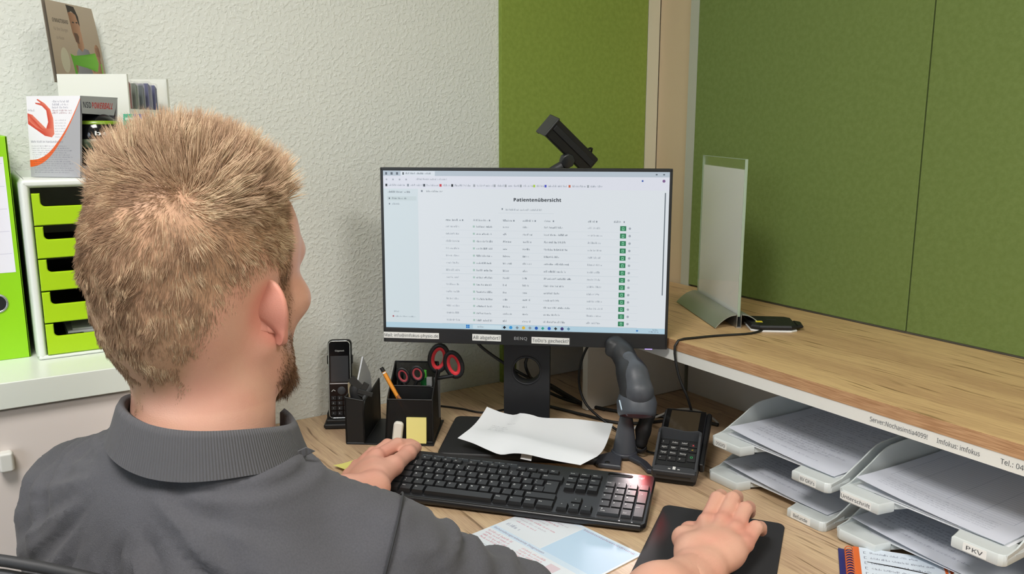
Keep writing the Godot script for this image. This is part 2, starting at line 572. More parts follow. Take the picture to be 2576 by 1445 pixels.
func net(ps: Array, cell: float, xf := Transform3D(), clip_y := -1e9, into: MB = null, pad := 0.0) -> MB:
	var out: MB = into if into else MB.new()
	var lo := Vector3.ONE * 1e9
	var hi := -lo
	for q: PackedFloat32Array in ps:
		if q[0] > 1.5: continue
		var a := Vector3(q[1], q[2], q[3]); var b := Vector3(q[4], q[5], q[6])
		if q[0] > 0.5:
			lo = lo.min(a - b); hi = hi.max(a + b)
		else:
			var r := Vector3.ONE * maxf(q[7], q[8])
			lo = lo.min(a.min(b) - r); hi = hi.max(a.max(b) + r)
	lo -= Vector3.ONE * (cell * 2.5 + 0.004 + pad); hi += Vector3.ONE * (cell * 2.5 + 0.004 + pad)
	lo.y = maxf(lo.y, clip_y)
	const B := 6
	var nb := Vector3i(((hi - lo) / (cell * B)).ceil())
	var N := nb * B + Vector3i.ONE
	var val := PackedFloat32Array()
	val.resize(N.x * N.y * N.z)
	val.fill(1e9)
	var sx := 1; var sy := N.x; var sz := N.x * N.y
	var half := cell * B * 0.87
	var active := []
	for bz in nb.z:
		for by in nb.y:
			for bx in nb.x:
				var cc := lo + (Vector3(bx, by, bz) + Vector3.ONE * 0.5) * cell * B
				var mine := []
				for q: PackedFloat32Array in ps:
					if prim_d(q, cc) < half * 1.4 + q[9] + 0.004: mine.append(q)
				if mine.is_empty(): continue
				var dc := field(mine, cc)
				if absf(dc) > half * 1.5 + 0.01: continue
				active.append(Vector3i(bx, by, bz))
				for z in B + 1:
					for y in B + 1:
						for x in B + 1:
							var i := (bx * B + x) * sx + (by * B + y) * sy + (bz * B + z) * sz
							if val[i] > 1e8: val[i] = field(mine, lo + Vector3(bx * B + x, by * B + y, bz * B + z) * cell)
	var vid := {}
	var off := [0, sx, sy, sx + sy, sz, sx + sz, sy + sz, sx + sy + sz]
	var cpos := [Vector3(0, 0, 0), Vector3(1, 0, 0), Vector3(0, 1, 0), Vector3(1, 1, 0), Vector3(0, 0, 1), Vector3(1, 0, 1), Vector3(0, 1, 1), Vector3(1, 1, 1)]
	var edges := [[0, 1], [2, 3], [4, 5], [6, 7], [0, 2], [1, 3], [4, 6], [5, 7], [0, 4], [1, 5], [2, 6], [3, 7]]
	var v0 := out.v.size()
	var cells := PackedInt32Array()
	for bk: Vector3i in active:
		for z in B:
			for y in B:
				for x in B:
					var g := Vector3i(bk.x * B + x, bk.y * B + y, bk.z * B + z)
					var i := g.x * sx + g.y * sy + g.z * sz
					var m := 0
					for k in 8:
						if val[i + off[k]] < 0.0: m |= 1 << k
					if m == 0 or m == 255: continue
					var s := Vector3.ZERO
					var cnt := 0
					for e in edges:
						var da := val[i + off[e[0]]]; var db := val[i + off[e[1]]]
						if (da < 0.0) != (db < 0.0):
							s += cpos[e[0]].lerp(cpos[e[1]], da / (da - db)); cnt += 1
					vid[i] = out.v.size()
					cells.append(i)
					out.add(xf * (lo + (Vector3(g) + s / cnt) * cell), Vector3.ZERO)
	var st := [sx, sy, sz]
	for i in cells:
		for ax in 3:
			var da := val[i]; var db := val[i + st[ax]]
			if (da < 0.0) == (db < 0.0): continue
			var o1: int = st[(ax + 1) % 3]; var o2: int = st[(ax + 2) % 3]
			if not (vid.has(i - o1) and vid.has(i - o2) and vid.has(i - o1 - o2)): continue
			var q := [vid[i], vid[i - o1], vid[i - o1 - o2], vid[i - o2]]
			if da < 0.0: q = [q[0], q[3], q[2], q[1]]
			for t in [[q[0], q[1], q[2]], [q[0], q[2], q[3]]]:
				var nn: Vector3 = (out.v[t[2]] - out.v[t[0]]).cross(out.v[t[1]] - out.v[t[0]])
				for k in t: out.n[k] += nn
				out.tri(t[0], t[1], t[2])
	# normals point out of the field
	for k in range(v0, out.v.size()): out.n[k] = out.n[k].normalized()
	if cells.size():
		var p := xf.affine_inverse() * (out.v[v0] + out.n[v0] * cell)
		if field(ps, p) < field(ps, xf.affine_inverse() * (out.v[v0] - out.n[v0] * cell)):
			for k in range(v0, out.v.size()): out.n[k] = -out.n[k]
	return out

# recompute smooth normals after moving vertices (keeps sides)
func renormal(b: MB, v0 := 0) -> void:
	var acc := PackedVector3Array()
	acc.resize(b.v.size())
	for k in range(0, b.ix.size(), 3):
		var i := b.ix[k]; var j := b.ix[k + 1]; var l := b.ix[k + 2]
		var nn := (b.v[j] - b.v[i]).cross(b.v[l] - b.v[i])
		if nn.dot(b.n[i] + b.n[j] + b.n[l]) < 0.0: nn = -nn
		acc[i] += nn; acc[j] += nn; acc[l] += nn
	for k in range(v0, b.v.size()):
		if acc[k].length() > 0.0: b.n[k] = acc[k].normalized()
func wood_image(seed_: int, a: Color, b: Color, dark: Color) -> Image:
	# oak decor, grain along u
	var n1 := FastNoiseLite.new(); n1.seed = seed_; n1.frequency = 1.0; n1.fractal_octaves = 4
	var n2 := FastNoiseLite.new(); n2.seed = seed_ + 1; n2.frequency = 1.0; n2.fractal_octaves = 2
	var n3 := FastNoiseLite.new(); n3.seed = seed_ + 2; n3.frequency = 1.0; n3.fractal_octaves = 3
	var W := 1024
	var H := 768
	var im := Image.create(W, H, false, Image.FORMAT_RGB8)
	for y in H:
		var v := float(y) / H
		for x in W:
			var u := float(x) / W
			# wrap by fading to a shifted copy near the far ends
			var warp := n3.get_noise_2d(u * 2.0, v * 3.0) * 0.035
			var g := n1.get_noise_2d(u * 5.0, (v + warp) * 75.0)
			var f := n2.get_noise_2d(u * 26.0, v * 260.0)
			var band := n3.get_noise_2d(u * 1.2 + 9.0, (v + warp) * 7.0)
			var t := clampf(0.5 + g * 0.5 + f * 0.45 + band * 0.7, 0.0, 1.0)
			var c := a.lerp(b, t)
			var k := n1.get_noise_2d(u * 5.0 + 30.0, (v + warp) * 48.0)
			if k > 0.34: c = c.lerp(dark, minf(0.9, (k - 0.34) * 2.6))
			im.set_pixel(x, y, c)
	return im

func materials() -> void:
	# white woodchip paper
	var w := mat(hexc("dcdfd8"), 0.85)
	var chips := noise_tex(3, 0.05, FastNoiseLite.TYPE_SIMPLEX, 1024, 3, null)
	var g := Gradient.new()
	g.offsets = PackedFloat32Array([0.0, 0.46, 0.62, 0.8, 1.0])
	g.colors = PackedColorArray([Color(0.28, 0.28, 0.28), Color(0.34, 0.34, 0.34), Color(0.72, 0.72, 0.72), Color(0.9, 0.9, 0.9), Color.WHITE])
	chips.color_ramp = g
	w.heightmap_enabled = true
	w.heightmap_texture = chips
	w.heightmap_scale = 0.11
	w.uv1_triplanar = true
	w.uv1_world_triplanar = true
	w.uv1_scale = Vector3(1.6, 1.6, 1.6)
	M.woodchip = w
	M.plain_white = mat(hexc("dcdcd6"), 0.8)
	M.floor = mat(hexc("8d8577"), 0.5)
	M.floor.albedo_texture = noise_tex(8, 0.01, FastNoiseLite.TYPE_SIMPLEX, 256, 4, ramp2(Color(0.8, 0.8, 0.8), Color.WHITE))
	# felt
	var felt_tex := noise_tex(21, 0.03, FastNoiseLite.TYPE_SIMPLEX_SMOOTH, 1024, 5, ramp2(Color(0.91, 0.92, 0.87), Color(1, 1, 1)))
	var felt_n := noise_tex(22, 0.11, FastNoiseLite.TYPE_SIMPLEX, 512, 3, null, true, 2.0)
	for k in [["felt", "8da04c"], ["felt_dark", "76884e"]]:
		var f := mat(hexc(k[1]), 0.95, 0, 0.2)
		f.albedo_texture = felt_tex
		f.normal_enabled = true
		f.normal_texture = felt_n
		f.normal_scale = 0.18
		f.uv1_triplanar = true
		f.uv1_world_triplanar = true
		f.uv1_scale = Vector3(2.2, 2.2, 2.2)
		f.rim_enabled = true
		f.rim = 0.3
		M[k[0]] = f
	# oak decor
	var wt := ImageTexture.create_from_image(wood_image(5, hexc("d0b692"), hexc("b4967a"), hexc("70583f")))
	for k in [["oak", Color(1, 1, 1), Vector3(0.8, 1.6, 1)], ["oak_counter", Color(1.0, 0.97, 0.88), Vector3(0.9, 1.9, 1)]]:
		var o := mat(k[1], 0.42, 0, 0.4)
		o.albedo_texture = wt
		o.uv1_scale = k[2]
		M[k[0]] = o
	var edge := mat(hexc("caa27a"), 0.5)
	edge.albedo_texture = noise_tex(41, 0.012, FastNoiseLite.TYPE_SIMPLEX, 512, 3, ramp2(Color(0.78, 0.72, 0.66), Color.WHITE))
	edge.uv1_scale = Vector3(2.5, 60, 1)
	M.oak_edge = edge
	M.white = mat(hexc("e4e4de"), 0.45)
	M.white_warm = mat(hexc("ddd8cc"), 0.5)
	M.black = mat(hexc("17181a"), 0.45)
	M.black_soft = mat(hexc("1d1e20"), 0.65)
	M.black_gloss = mat(hexc("0d0e10"), 0.12)
	M.grey_dark = mat(hexc("34363a"), 0.5)
	M.cable = mat(hexc("141414"), 0.5)
	M.steel = mat(hexc("b9bcbf"), 0.3, 0.9)
	M.paper = mat(hexc("e6e9ec"), 0.7)
	M.skinless = M.black

func room() -> void:
	# shell
	struct("floor", mb().box(Vector3(-0.45, -0.05, 0.45), Vector3(4.3, 0.1, 4.6)), M.floor)
	struct("ceiling", mb().box(Vector3(-0.45, 2.66, 0.45), Vector3(4.3, 0.1, 4.6)), M.plain_white)
	struct("wall_back", mb().box(Vector3(-0.45, 1.3, -1.695), Vector3(4.3, 2.8, 0.1)), M.woodchip)
	struct("wall_right", mb().box(Vector3(1.534, 1.3, 0.5), Vector3(0.1, 2.8, 4.5)), mat(hexc("c9bca4"), 0.7))
	struct("wall_front", mb().box(Vector3(-0.45, 1.3, 2.75), Vector3(4.3, 2.8, 0.1)), M.plain_white)
	# left wall, with a window opening
	var wf := mb()
	wf.box(Vector3(-2.55, 1.3, -0.85), Vector3(0.1, 2.8, 1.6)); wf.box(Vector3(-2.55, 1.3, 2.1), Vector3(0.1, 2.8, 1.3))
	wf.box(Vector3(-2.55, 0.4, 0.7), Vector3(0.1, 1.0, 1.5)); wf.box(Vector3(-2.55, 2.5, 0.7), Vector3(0.1, 0.5, 1.5))
	struct("wall_left", wf, M.plain_white)
	var win := thing("window_1", "", "", Vector3(-2.55, 0.9, 0.7), 90)
	win.set_meta("kind", "structure")
	var fr := mb()
	for s in [-0.72, 0.0, 0.72]: fr.box(Vector3(s, 0.675, 0), Vector3(0.06, 1.35, 0.07), 0.008)
	for s in [0.03, 1.32]: fr.box(Vector3(0, s, 0), Vector3(1.5, 0.06, 0.07), 0.008)
	put("window_frame", fr, M.white, win)
	var gl := mat(Color(1, 1, 1, 0.05), 0.02); gl.transparency = BaseMaterial3D.TRANSPARENCY_ALPHA
	for s in [-0.36, 0.36]: put("pane", mb().box(Vector3(s, 0.675, 0), Vector3(0.66, 1.24, 0.006)), gl, win)
	# corner trim between the back wall panel and the right wall
	struct("trim_1", mb().box(Vector3(1.459, 1.3, -1.638), Vector3(0.037, 2.6, 0.014), 0.001), mat(hexc("d2cdb4"), 0.6))
	struct("trim_2", mb().box(Vector3(1.481, 1.3, -1.577), Vector3(0.006, 2.6, 0.106), 0.001), mat(hexc("cdb898"), 0.6))
	struct("trim_3", mb().box(Vector3(1.479, 1.3, -1.507), Vector3(0.012, 2.6, 0.03), 0.002), mat(hexc("b3b5a6"), 0.6))
	# felt panels on the walls
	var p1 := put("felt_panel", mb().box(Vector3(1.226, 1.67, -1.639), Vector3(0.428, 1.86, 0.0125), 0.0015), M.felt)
	tag(p1, "bright green felt wall panel on the white wall behind the monitor", "wall panel")
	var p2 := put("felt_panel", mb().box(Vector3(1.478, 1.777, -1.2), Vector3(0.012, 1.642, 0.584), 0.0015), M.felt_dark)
	tag(p2, "dark olive green felt wall panel behind the acrylic sign stand", "wall panel")
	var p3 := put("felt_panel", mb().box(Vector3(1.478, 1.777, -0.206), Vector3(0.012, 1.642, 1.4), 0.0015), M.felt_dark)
	tag(p3, "olive green felt wall panel right of the thin vertical joint, above the counter's near end", "wall panel")

func counter_and_desk() -> void:
	# counter: oak top over a white board, white panels below; grain along z, so u = z
	var t := thing("counter", "raised reception counter with an oak top, a white board edge and white panels beneath", "counter", Vector3(1.266, 0, -0.49))
	put("countertop", wood_board(Vector3(0, 0.9438, 0), Vector3(0.408, 0.0192, 2.28)), M.oak_counter, t)
	put("wood_edge", mb().box(Vector3(-0.205, 0.9438, 0), Vector3(0.002, 0.0188, 2.28)), M.oak_edge, t)
	put("white_board", mb().box(Vector3(0, 0.924, 0), Vector3(0.41, 0.0202, 2.28)), M.white, t)
	put("back_panel", mb().box(Vector3(0.0865, 0.457, 0.06), Vector3(0.018, 0.912, 1.84)), M.white_warm, t)
	put("side_panel", mb().box(Vector3(-0.065, 0.827, -0.88), Vector3(0.285, 0.172, 0.018), 0.001), M.white_warm, t)
	put("cable_board", mb().box(Vector3(-0.008, 0.827, -1.133), Vector3(0.416, 0.172, 0.012)), M.white_warm, t)
	# lettering on the white edge
	var lb := mb()
	var txt := [["Server:Nochasimtia4099!", -0.6958, 0.0880], ["Imfokus: imfokus", -0.5944, 0.058], ["Tel.: 040", -0.5102, 0.033]]
	for k in txt: text_on(lb, k[0], Vector3(-0.2051, 0.9243, k[1] + 0.49), Vector3(0, 0, 1), Vector3.UP, 0.0068, false, k[2])
	put("lettering", lb, mat(hexc("55585c"), 0.7), t)
	# desk
	var d := thing("desk", "corner desk with an oak decor top, along the wall and under the counter", "desk", Vector3(0.8, 0, -0.9))
	var poly := PackedVector2Array()
	for p in [[0.165, -1.643], [1.342, -1.643], [1.342, 0.42], [0.62, 0.42], [0.60, -0.2], [0.545, -0.55], [0.44, -0.83], [0.31, -1.04], [0.165, -1.18]]: poly.append(Vector2(p[0] - 0.8, -(p[1] + 0.9)))
	var b := mb().slab(poly, 0.715, 0.74, 0.001, Transform3D(Basis(Vector3.RIGHT, -PI / 2), Vector3.ZERO))
	for k in b.u.size(): b.u[k] = Vector2(b.v[k].z + 0.3, b.v[k].x + 0.11)
	put("desktop", b, M.oak, d)
	for p in [[0.22, -1.55], [1.28, -1.5], [1.28, 0.33], [0.7, 0.33]]: put("leg", mb().box(Vector3(p[0] - 0.8, 0.357, p[1] + 0.9), Vector3(0.05, 0.714, 0.05), 0.004), M.steel, d)

func wood_board(ct: Vector3, s: Vector3) -> MB:
	var b := mb().box(ct, s, 0.0008)
	for k in b.u.size(): b.u[k] = Vector2(b.v[k].z + b.v[k].y, b.v[k].x + b.v[k].y)
	return b
func cabinet_corner() -> void:
	# sideboard
	var t := thing("sideboard", "low white sideboard with a pale top against the back wall, under the drawer unit", "cabinet", Vector3(-0.36, 0, -1.435))
	put("cabinet_top", mb().box(Vector3(0, 0.997, 0.0), Vector3(1.035, 0.036, 0.41), 0.0015), mat(hexc("e3e8df"), 0.3), t)
	put("body", mb().box(Vector3(0, 0.5, -0.012), Vector3(1.03, 0.95, 0.37), 0.001), M.white_warm, t)
	for k in 2:
		var dr := put("door", mb().box(Vector3(-0.257 + k * 0.5145, 0.512, 0.186), Vector3(0.511, 0.925, 0.018), 0.002), mat(hexc("e6dcd6"), 0.4), t)
		put("knob", mb().box(Vector3(-0.257 + k * 0.5145 + (0.098 if k == 1 else -0.16), 0.908, 0.203), Vector3(0.018, 0.028, 0.016), 0.004), M.white, dr)
	# drawer unit
	var u := thing("drawer_unit", "white desktop drawer unit with five bright green drawers on the sideboard", "drawer unit", Vector3(0.192, 1.015, -1.476))
	var W := 0.29
	var sh := mb()
	var ring_o := rrect(W, 0.2556, 0.022, 6, 0, 0.1278)
	var D := 0.302
	for s in [-1, 1]: sh.box(Vector3(s * (W / 2 - 0.0066), 0.1278, 0), Vector3(0.0132, 0.2556, D), 0.006)
	sh.box(Vector3(0, 0.2496, 0), Vector3(W - 0.003, 0.012, D), 0.005)
	sh.box(Vector3(0, 0.003, 0), Vector3(W - 0.003, 0.006, D), 0.0025)
	sh.box(Vector3(0, 0.128, -D / 2 + 0.003), Vector3(W - 0.004, 0.24, 0.005))
	for k in 4: sh.box(Vector3(0, 0.0518 + k * 0.0463, -0.01), Vector3(W - 0.02, 0.002, D - 0.03))
	put("housing", sh, mat(hexc("e2e8e3"), 0.35), u)
	var green := mat(hexc("a6cf12"), 0.38)
	for k in 5:
		var y0 := 0.0063 + k * 0.0463
		var dw := put("drawer", mb().box(Vector3(0, y0 + 0.003, -0.012), Vector3(W - 0.028, 0.003, D - 0.05)).box(Vector3(-W / 2 + 0.016, y0 + 0.018, -0.012), Vector3(0.002, 0.03, D - 0.05)).box(Vector3(W / 2 - 0.016, y0 + 0.018, -0.012), Vector3(0.002, 0.03, D - 0.05)), mat(hexc("20241c"), 0.6), u)
		# front with a scooped grip
		var w := W - 0.0275
		var pl := PackedVector2Array([Vector2(-w / 2, 0), Vector2(w / 2, 0), Vector2(w / 2, 0.0445), Vector2(w / 2 - 0.0105, 0.0445)])
		for a in range(0, 7): pl.append(Vector2(w / 2 - 0.0105 - 0.006 + 0.006 * cos(-PI / 2 * a / 6.0), 0.0262 + 0.006 - 0.006 * sin(PI / 2 * a / 6.0)))
		for a in range(0, 7): pl.append(Vector2(-w / 2 + 0.0105 + 0.006 - 0.006 * sin(PI / 2 * a / 6.0), 0.0262 + 0.006 - 0.006 * cos(PI / 2 * a / 6.0)))
		pl.append(Vector2(-w / 2 + 0.0105, 0.0445)); pl.append(Vector2(-w / 2, 0.0445))
		put("drawer_front", mb().slab(pl, D / 2 - 0.006, D / 2, 0.0012, rot(Vector3.UP, 0, Vector3(0, y0, 0))), green, dw)
		if k == 1: put("label_plate", mb().box(Vector3(0.002, y0 + 0.014, D / 2 + 0.0004), Vector3(0.045, 0.014, 0.0006)), M.white, dw)
	var pp := thing("paper_stack", "loose pale papers lying in the lowest green drawer", "paper", Vector3(0.2, 1.026, -1.42))
	var pb := mb()
	for k in 7: pb.box(Vector3(0.01 * sin(k * 2.1), 0.0025 + k * 0.0031, 0.004 * cos(k * 1.7)), Vector3(0.2, 0.0026, 0.13), 0, rot(Vector3.UP, sin(k * 5.0) * 3.0))
	put("sheets", pb, M.paper, pp)
	# lever arch file, cut by the frame
	var f := thing("lever_arch_file", "bright lime green lever arch file with a pale spine label, left of the drawer unit", "file", Vector3(0.0005, 1.015, -1.356))
	var fg := mat(hexc("8fce14"), 0.4)
	put("spine", mb().box(Vector3(0, 0.157, -0.0015), Vector3(0.08, 0.314, 0.003), 0.001), fg, f)
	for s in [-1, 1]: put("cover", mb().box(Vector3(s * 0.0385, 0.157, -0.14), Vector3(0.003, 0.314, 0.28), 0.001), fg, f)
	var pages := put("pages", mb().box(Vector3(0.004, 0.155, -0.135), Vector3(0.055, 0.295, 0.21)), M.paper, f)
	pages.set_meta("label", "white pages inside")
	var lim := new_image(128, 360, hexc("e4e4f0"))
	for k in 5: blend(lim, Rect2(4, 70 * k + 20, 120, 1), Color(0.5, 0.5, 0.65, 0.5))
	put("spine_label", sheet([Vector3(-0.034, 0.286, 0.0004), Vector3(0.033, 0.286, 0.0004), Vector3(0.033, 0.125, 0.0004), Vector3(-0.034, 0.125, 0.0004)]), picture(lim, 0.4), f)
	put("finger_ring", mb().tube(circle(Vector3(0.006, 0.0825, 0.0004), 0.0125, 24), 0.0017, 6), M.steel, f)
	put("finger_hole", mb().lathe([Vector2(0, 0), Vector2(0.0118, 0)], 24, rot(Vector3.RIGHT, 90, Vector3(0.006, 0.0825, 0.0003))), M.black, f)
	trainer_box()
	display_box()

func circle(c: Vector3, r: float, n: int, ax := Vector3.RIGHT, ay := Vector3.UP) -> Array:
	var o := []
	for k in n + 1: o.append(c + (ax * cos(TAU * k / n) + ay * sin(TAU * k / n)) * r)
	return o

func trainer_box() -> void:
	var t := thing("trainer_box", "grey carton with an orange stripe and a printed red arm, on the drawer unit", "box", Vector3(0.095, 1.2712, -1.357))
	var o := Vector3(0.095, 1.2712, -1.357)
	var bl := Vector3(0.066, 1.2712, -1.385) - o; var br := Vector3(0.1235, 1.2712, -1.328) - o
	var tl := Vector3(0.0699, 1.384, -1.3736) - o; var tr := Vector3(0.1321, 1.3806, -1.3185) - o
	var d := Vector3(0.70, 0, -0.71) * 0.078
	tl.y = 0.1125; tr.y = 0.1125
	var im := new_image(300, 440, hexc("ececf2"))
	for y in 440:   # grey field below the swoosh
		for x in 300:
			var yy := float(y) / 440; var xx := float(x) / 300
			var sw := 0.83 - 0.02 * xx - 0.78 * pow(xx, 2.2)
			if yy > sw + 0.0: im.set_pixel(x, y, hexc("a9aab0"))
			var th := 0.075 * pow(1.0 - xx, 0.8) + 0.005
			if absf(yy - sw) < th * 0.5 + 0.004: im.set_pixel(x, y, hexc("e8622c"))
	var arm := hexc("c8402e"); var arm2 := hexc("e0806a")
	fill_poly(im, PackedVector2Array([Vector2(2, 92), Vector2(30, 100), Vector2(110, 175), Vector2(122, 140), Vector2(112, 78), Vector2(86, 52), Vector2(52, 42), Vector2(50, 36), Vector2(82, 38), Vector2(58, 20), Vector2(64, 16), Vector2(104, 40), Vector2(134, 72), Vector2(150, 120), Vector2(156, 205), Vector2(142, 222), Vector2(100, 214), Vector2(30, 168), Vector2(2, 150)]), arm, arm2)
	fill_poly(im, PackedVector2Array([Vector2(8, 104), Vector2(40, 128), Vector2(100, 192), Vector2(50, 168), Vector2(6, 132)]), arm2, arm)
	var r := RandomNumberGenerator.new(); r.seed = 5
	for k in 3: scribble(im, 145, 30 + k * 16, 90, 9, Color(0.4, 0.4, 0.5, 0.7), r)
	for k in 2: scribble(im, 145, 78 + k * 13, 110, 8, Color(0.5, 0.3, 0.35, 0.7), r)
	for k in 7: scribble(im, 160, 130 + k * 15, 60, 6, Color(0.4, 0.4, 0.45, 0.5), r)
	scribble(im, 6, 78, 40, 9, Color(0.5, 0.5, 0.55, 0.8), r)
	write(im, "Mehr Kraft im Handumdrehen!", 14, 246, 12, Color(0.45, 0.45, 0.52, 0.9), false, 190)
	for k in 13: scribble(im, 14 + k * 1.0, 270 + k * 12, 210 + (k % 3) * 14, 6, Color(0.3, 0.3, 0.36, 0.55), r)
	put("printed_front", sheet([tl, tr, br, bl]), picture(im, 0.45), t)
	var g := mat(hexc("9b9ca3"), 0.5)
	put("carton_walls", carton(tl, tr, br, bl, d), g, t)
	# right side: header strip and open window
	var hd := new_image(256, 90, hexc("a2a6a8"))
	write(hd, "NSD", 14, 44, 30, hexc("3c3f45"), true, 62)
	write(hd, "POWERBALL", 84, 44, 30, hexc("b5322e"), true, 150)
	var a := tr; var b2 := tr + d
	var nd := Vector3(0.71, 0, 0.70) * 0.0006
	put("header_print", sheet([a + nd, b2 + nd, b2 + nd + Vector3(0, -0.026, 0) - d * 0.15, a + nd + Vector3(0, -0.024, 0)]), picture(hd, 0.45), t)
	# the training ball inside
	var w := thing("training_ball", "dark see-through hand trainer ball with green flecks, inside the grey carton", "ball", Vector3(0.155, 1.292, -1.358))
	put("shell", mb().ball(Vector3(0, 0.037, 0), Vector3.ONE * 0.033, 24), M.black_gloss, w)
	put("rotor_band", mb().lathe([Vector2(0.0305, 0.02), Vector2(0.0338, 0.027), Vector2(0.0338, 0.03), Vector2(0.032, 0.033)], 24), mat(hexc("56624f"), 0.3), w)
	put("green_fleck", mb().lathe([Vector2(0.0285, 0.052), Vector2(0.0295, 0.055), Vector2(0.0265, 0.058)], 24), mat(hexc("7c9a2c"), 0.3), w)
	var fim := new_image(160, 60, hexc("101214"))
	write(fim, "Qi'bad", 10, 30, 26, Color(0.9, 0.93, 0.93), true, 140, 0.0, true)
	var strip := []
	for rr in 2:
		var row := []
		for k in 9:
			var an := deg_to_rad(-20.0 + k * 12.0)
			row.append(Vector3(sin(an) * 0.0335, 0.047 - rr * 0.013, cos(an) * 0.0335))
		strip.append(row)
	put("lettering_band", mb().grid(strip), picture(fim, 0.2), w)
	put("ball_stand", mb().lathe([Vector2(0.020, -0.0195), Vector2(0.020, -0.014), Vector2(0.012, 0.008)], 20), M.grey_dark, w)

func carton(tl: Vector3, tr: Vector3, br: Vector3, bl: Vector3, d: Vector3) -> MB:
	var b := mb()
	var e := 0.0012
	b.face([tl + d, tr + d, br + d, bl + d])
	b.face([tl, tl + d, tr + d, tr]); b.face([bl, br, br + d, bl + d]); b.face([tl, bl, bl + d, tl + d])
	# strips that frame the side window
	var u := Vector3(0, -1, 0)
	b.face([tr, tr + d * 0.05, br + d * 0.05, br])
	b.face([tr + d * 0.95, tr + d, br + d, br + d * 0.95])
	b.face([br + Vector3(0, 0.016, 0), br + d + Vector3(0, 0.016, 0), br + d, br])
	return b

func display_box() -> void:
	var o := Vector3(0.21, 1.2712, -1.54)
	var t := thing("dispenser_box", "white card dispenser with a header picture of a man stretching a green band", "display box", o)
	var lt := Vector3(0.1213, 1.4225, -1.5107) - o; var rt := Vector3(0.2131, 1.4225, -1.452) - o
	var d := Vector3(0.0827, 0, -0.1175)
	var dn := Vector3(0, -0.151, 0)
	var wm := mat(hexc("e6e8e0"), 0.45)
	var b := mb()
	b.face([lt, rt, rt + dn, lt + dn]); b.face([lt, lt + dn, lt + dn + d, lt + d]); b.face([lt + d, rt + d, rt + dn + d, lt + dn + d])
	# right side with a window for the bands: frame strips
	var y0 := -0.006; var y1 := -0.053
	var s0 := 0.03; var s1 := 0.95
	var V := func(s: float, y: float) -> Vector3: return rt + d * s + Vector3(0, y, 0)
	b.face([V.call(0, 0), V.call(s0, 0), V.call(s0, -0.151), V.call(0, -0.151)])
	b.face([V.call(s0, y1), V.call(1, y1), V.call(1, -0.151), V.call(s0, -0.151)])
	b.face([V.call(s1, 0), V.call(1, 0), V.call(1, y1), V.call(s1, y1)])
	# pocket behind the window
	var inn := Vector3(-0.0918, 0, -0.0587) * 0.75
	b.face([V.call(s0, y1), V.call(s1, y1), V.call(s1, y1) + inn, V.call(s0, y1) + inn])
	b.face([V.call(s0, 0) + inn, V.call(s1, 0) + inn, V.call(s1, y1) + inn, V.call(s0, y1) + inn])
	put("card_body", b, wm, t)
	put("card_lid", mb().face([lt, rt, rt + d * 0.04, lt + d * 0.04]), wm, t)
	# header card, leaning back
	var p0 := Vector3(0.124, 1.415, -1.53) - o
	var h := Vector3(0.663, 0, -0.749); var nb := Vector3(-0.749, 0, -0.663)
	var up := (Vector3(0, 0.122, 0) + nb * 0.0095)
	var im := new_image(420, 420, hexc("b9aa97"))
	for y in 420: im.fill_rect(Rect2i(0, y, 420, 1), hexc("bdae9b").lerp(hexc("a4937d"), float(y) / 420))
	man_print(im)
	write(im, "GYMNASTIKBAND", 34, 98, 20, hexc("4d463f"), true, 128)
	write(im, "Für Ihre Übungen", 36, 142, 16, hexc("857869"), false, 112)
	write(im, "zu Hause", 46, 186, 16, hexc("857869"), false, 60)
	fill_poly(im, ellipse(90, 300, 34, 66), Color(0.78, 0.78, 0.68, 0.7))
	var g := []
	for r in 9:
		var row := []
		var f := r / 8.0
		for q in 9:
			var s := q / 8.0
			var wd := 0.125 * (1.0 if s < 0.99 else 1.0) - 0.012 * (1.0 - f) * (1.0 - f) * s
			row.append(p0 + h * wd * s + up * (1.0 - f) - Vector3(0, 0.004, 0) * f)
		g.append(row)
	put("header_card", mb().grid(g), picture(im, 0.4), t)
	var g2 := []
	for row in g:
		var r2 := []
		for p in row: r2.append(p + nb * 0.006)
		g2.append(r2)
	put("card_back", mb().grid(g2, 0.001), mat(hexc("8c8478"), 0.6), t)
	# bands packed in the pocket
	var cols := [["9c2f3d", "red"], ["55695a", "grey green"], ["3d4d55", "slate grey"], ["27306f", "dark blue"], ["2b3576", "navy blue"]]
	for k in 5:
		var s := 0.13 + k * 0.155
		var hgt: float = [0.044, 0.041, 0.039, 0.043, 0.041][k]
		var wd: float = [0.008, 0.008, 0.006, 0.011, 0.008][k]
		var at: Vector3 = V.call(s, y1) + Vector3(-0.0918, 0, -0.0587) * 0.16 + o
		var bt := thing("exercise_band", "%s exercise band folded in clear film, in the dispenser's window" % cols[k][1], "exercise band", at, 54.9, "bands in the dispenser")
		var fm := mat(hexc(cols[k][0]), 0.35); fm.clearcoat_enabled = true; fm.clearcoat = 0.8; fm.clearcoat_roughness = 0.15
		var bb := mb()
		for j in 3: bb.box(Vector3((j - 1) * wd / 3.0, hgt / 2 - j * 0.001, 0), Vector3(wd / 3.1, hgt - j * 0.002, 0.024), 0.0012)
		put("folded_band", bb, fm, bt)
		var film := mat(Color(1, 1, 1, 0.12), 0.08); film.transparency = BaseMaterial3D.TRANSPARENCY_ALPHA
		put("film_wrapper", mb().box(Vector3(0, hgt / 2 + 0.001, 0), Vector3(wd + 0.002, hgt + 0.003, 0.027), 0.002), film, bt)
	# small teal card holder in front
	var at2 := Vector3(0.214, 1.2712, -1.418)
	var c := thing("leaflet", "small teal and blue leaflet standing right of the carton, half hidden by the man's hair", "leaflet", at2, -30)
	var ci := new_image(96, 128, hexc("37b08e"))
	fill_poly(ci, PackedVector2Array([Vector2(34, 0), Vector2(96, 0), Vector2(96, 128), Vector2(60, 128)]), hexc("4a62a8"))
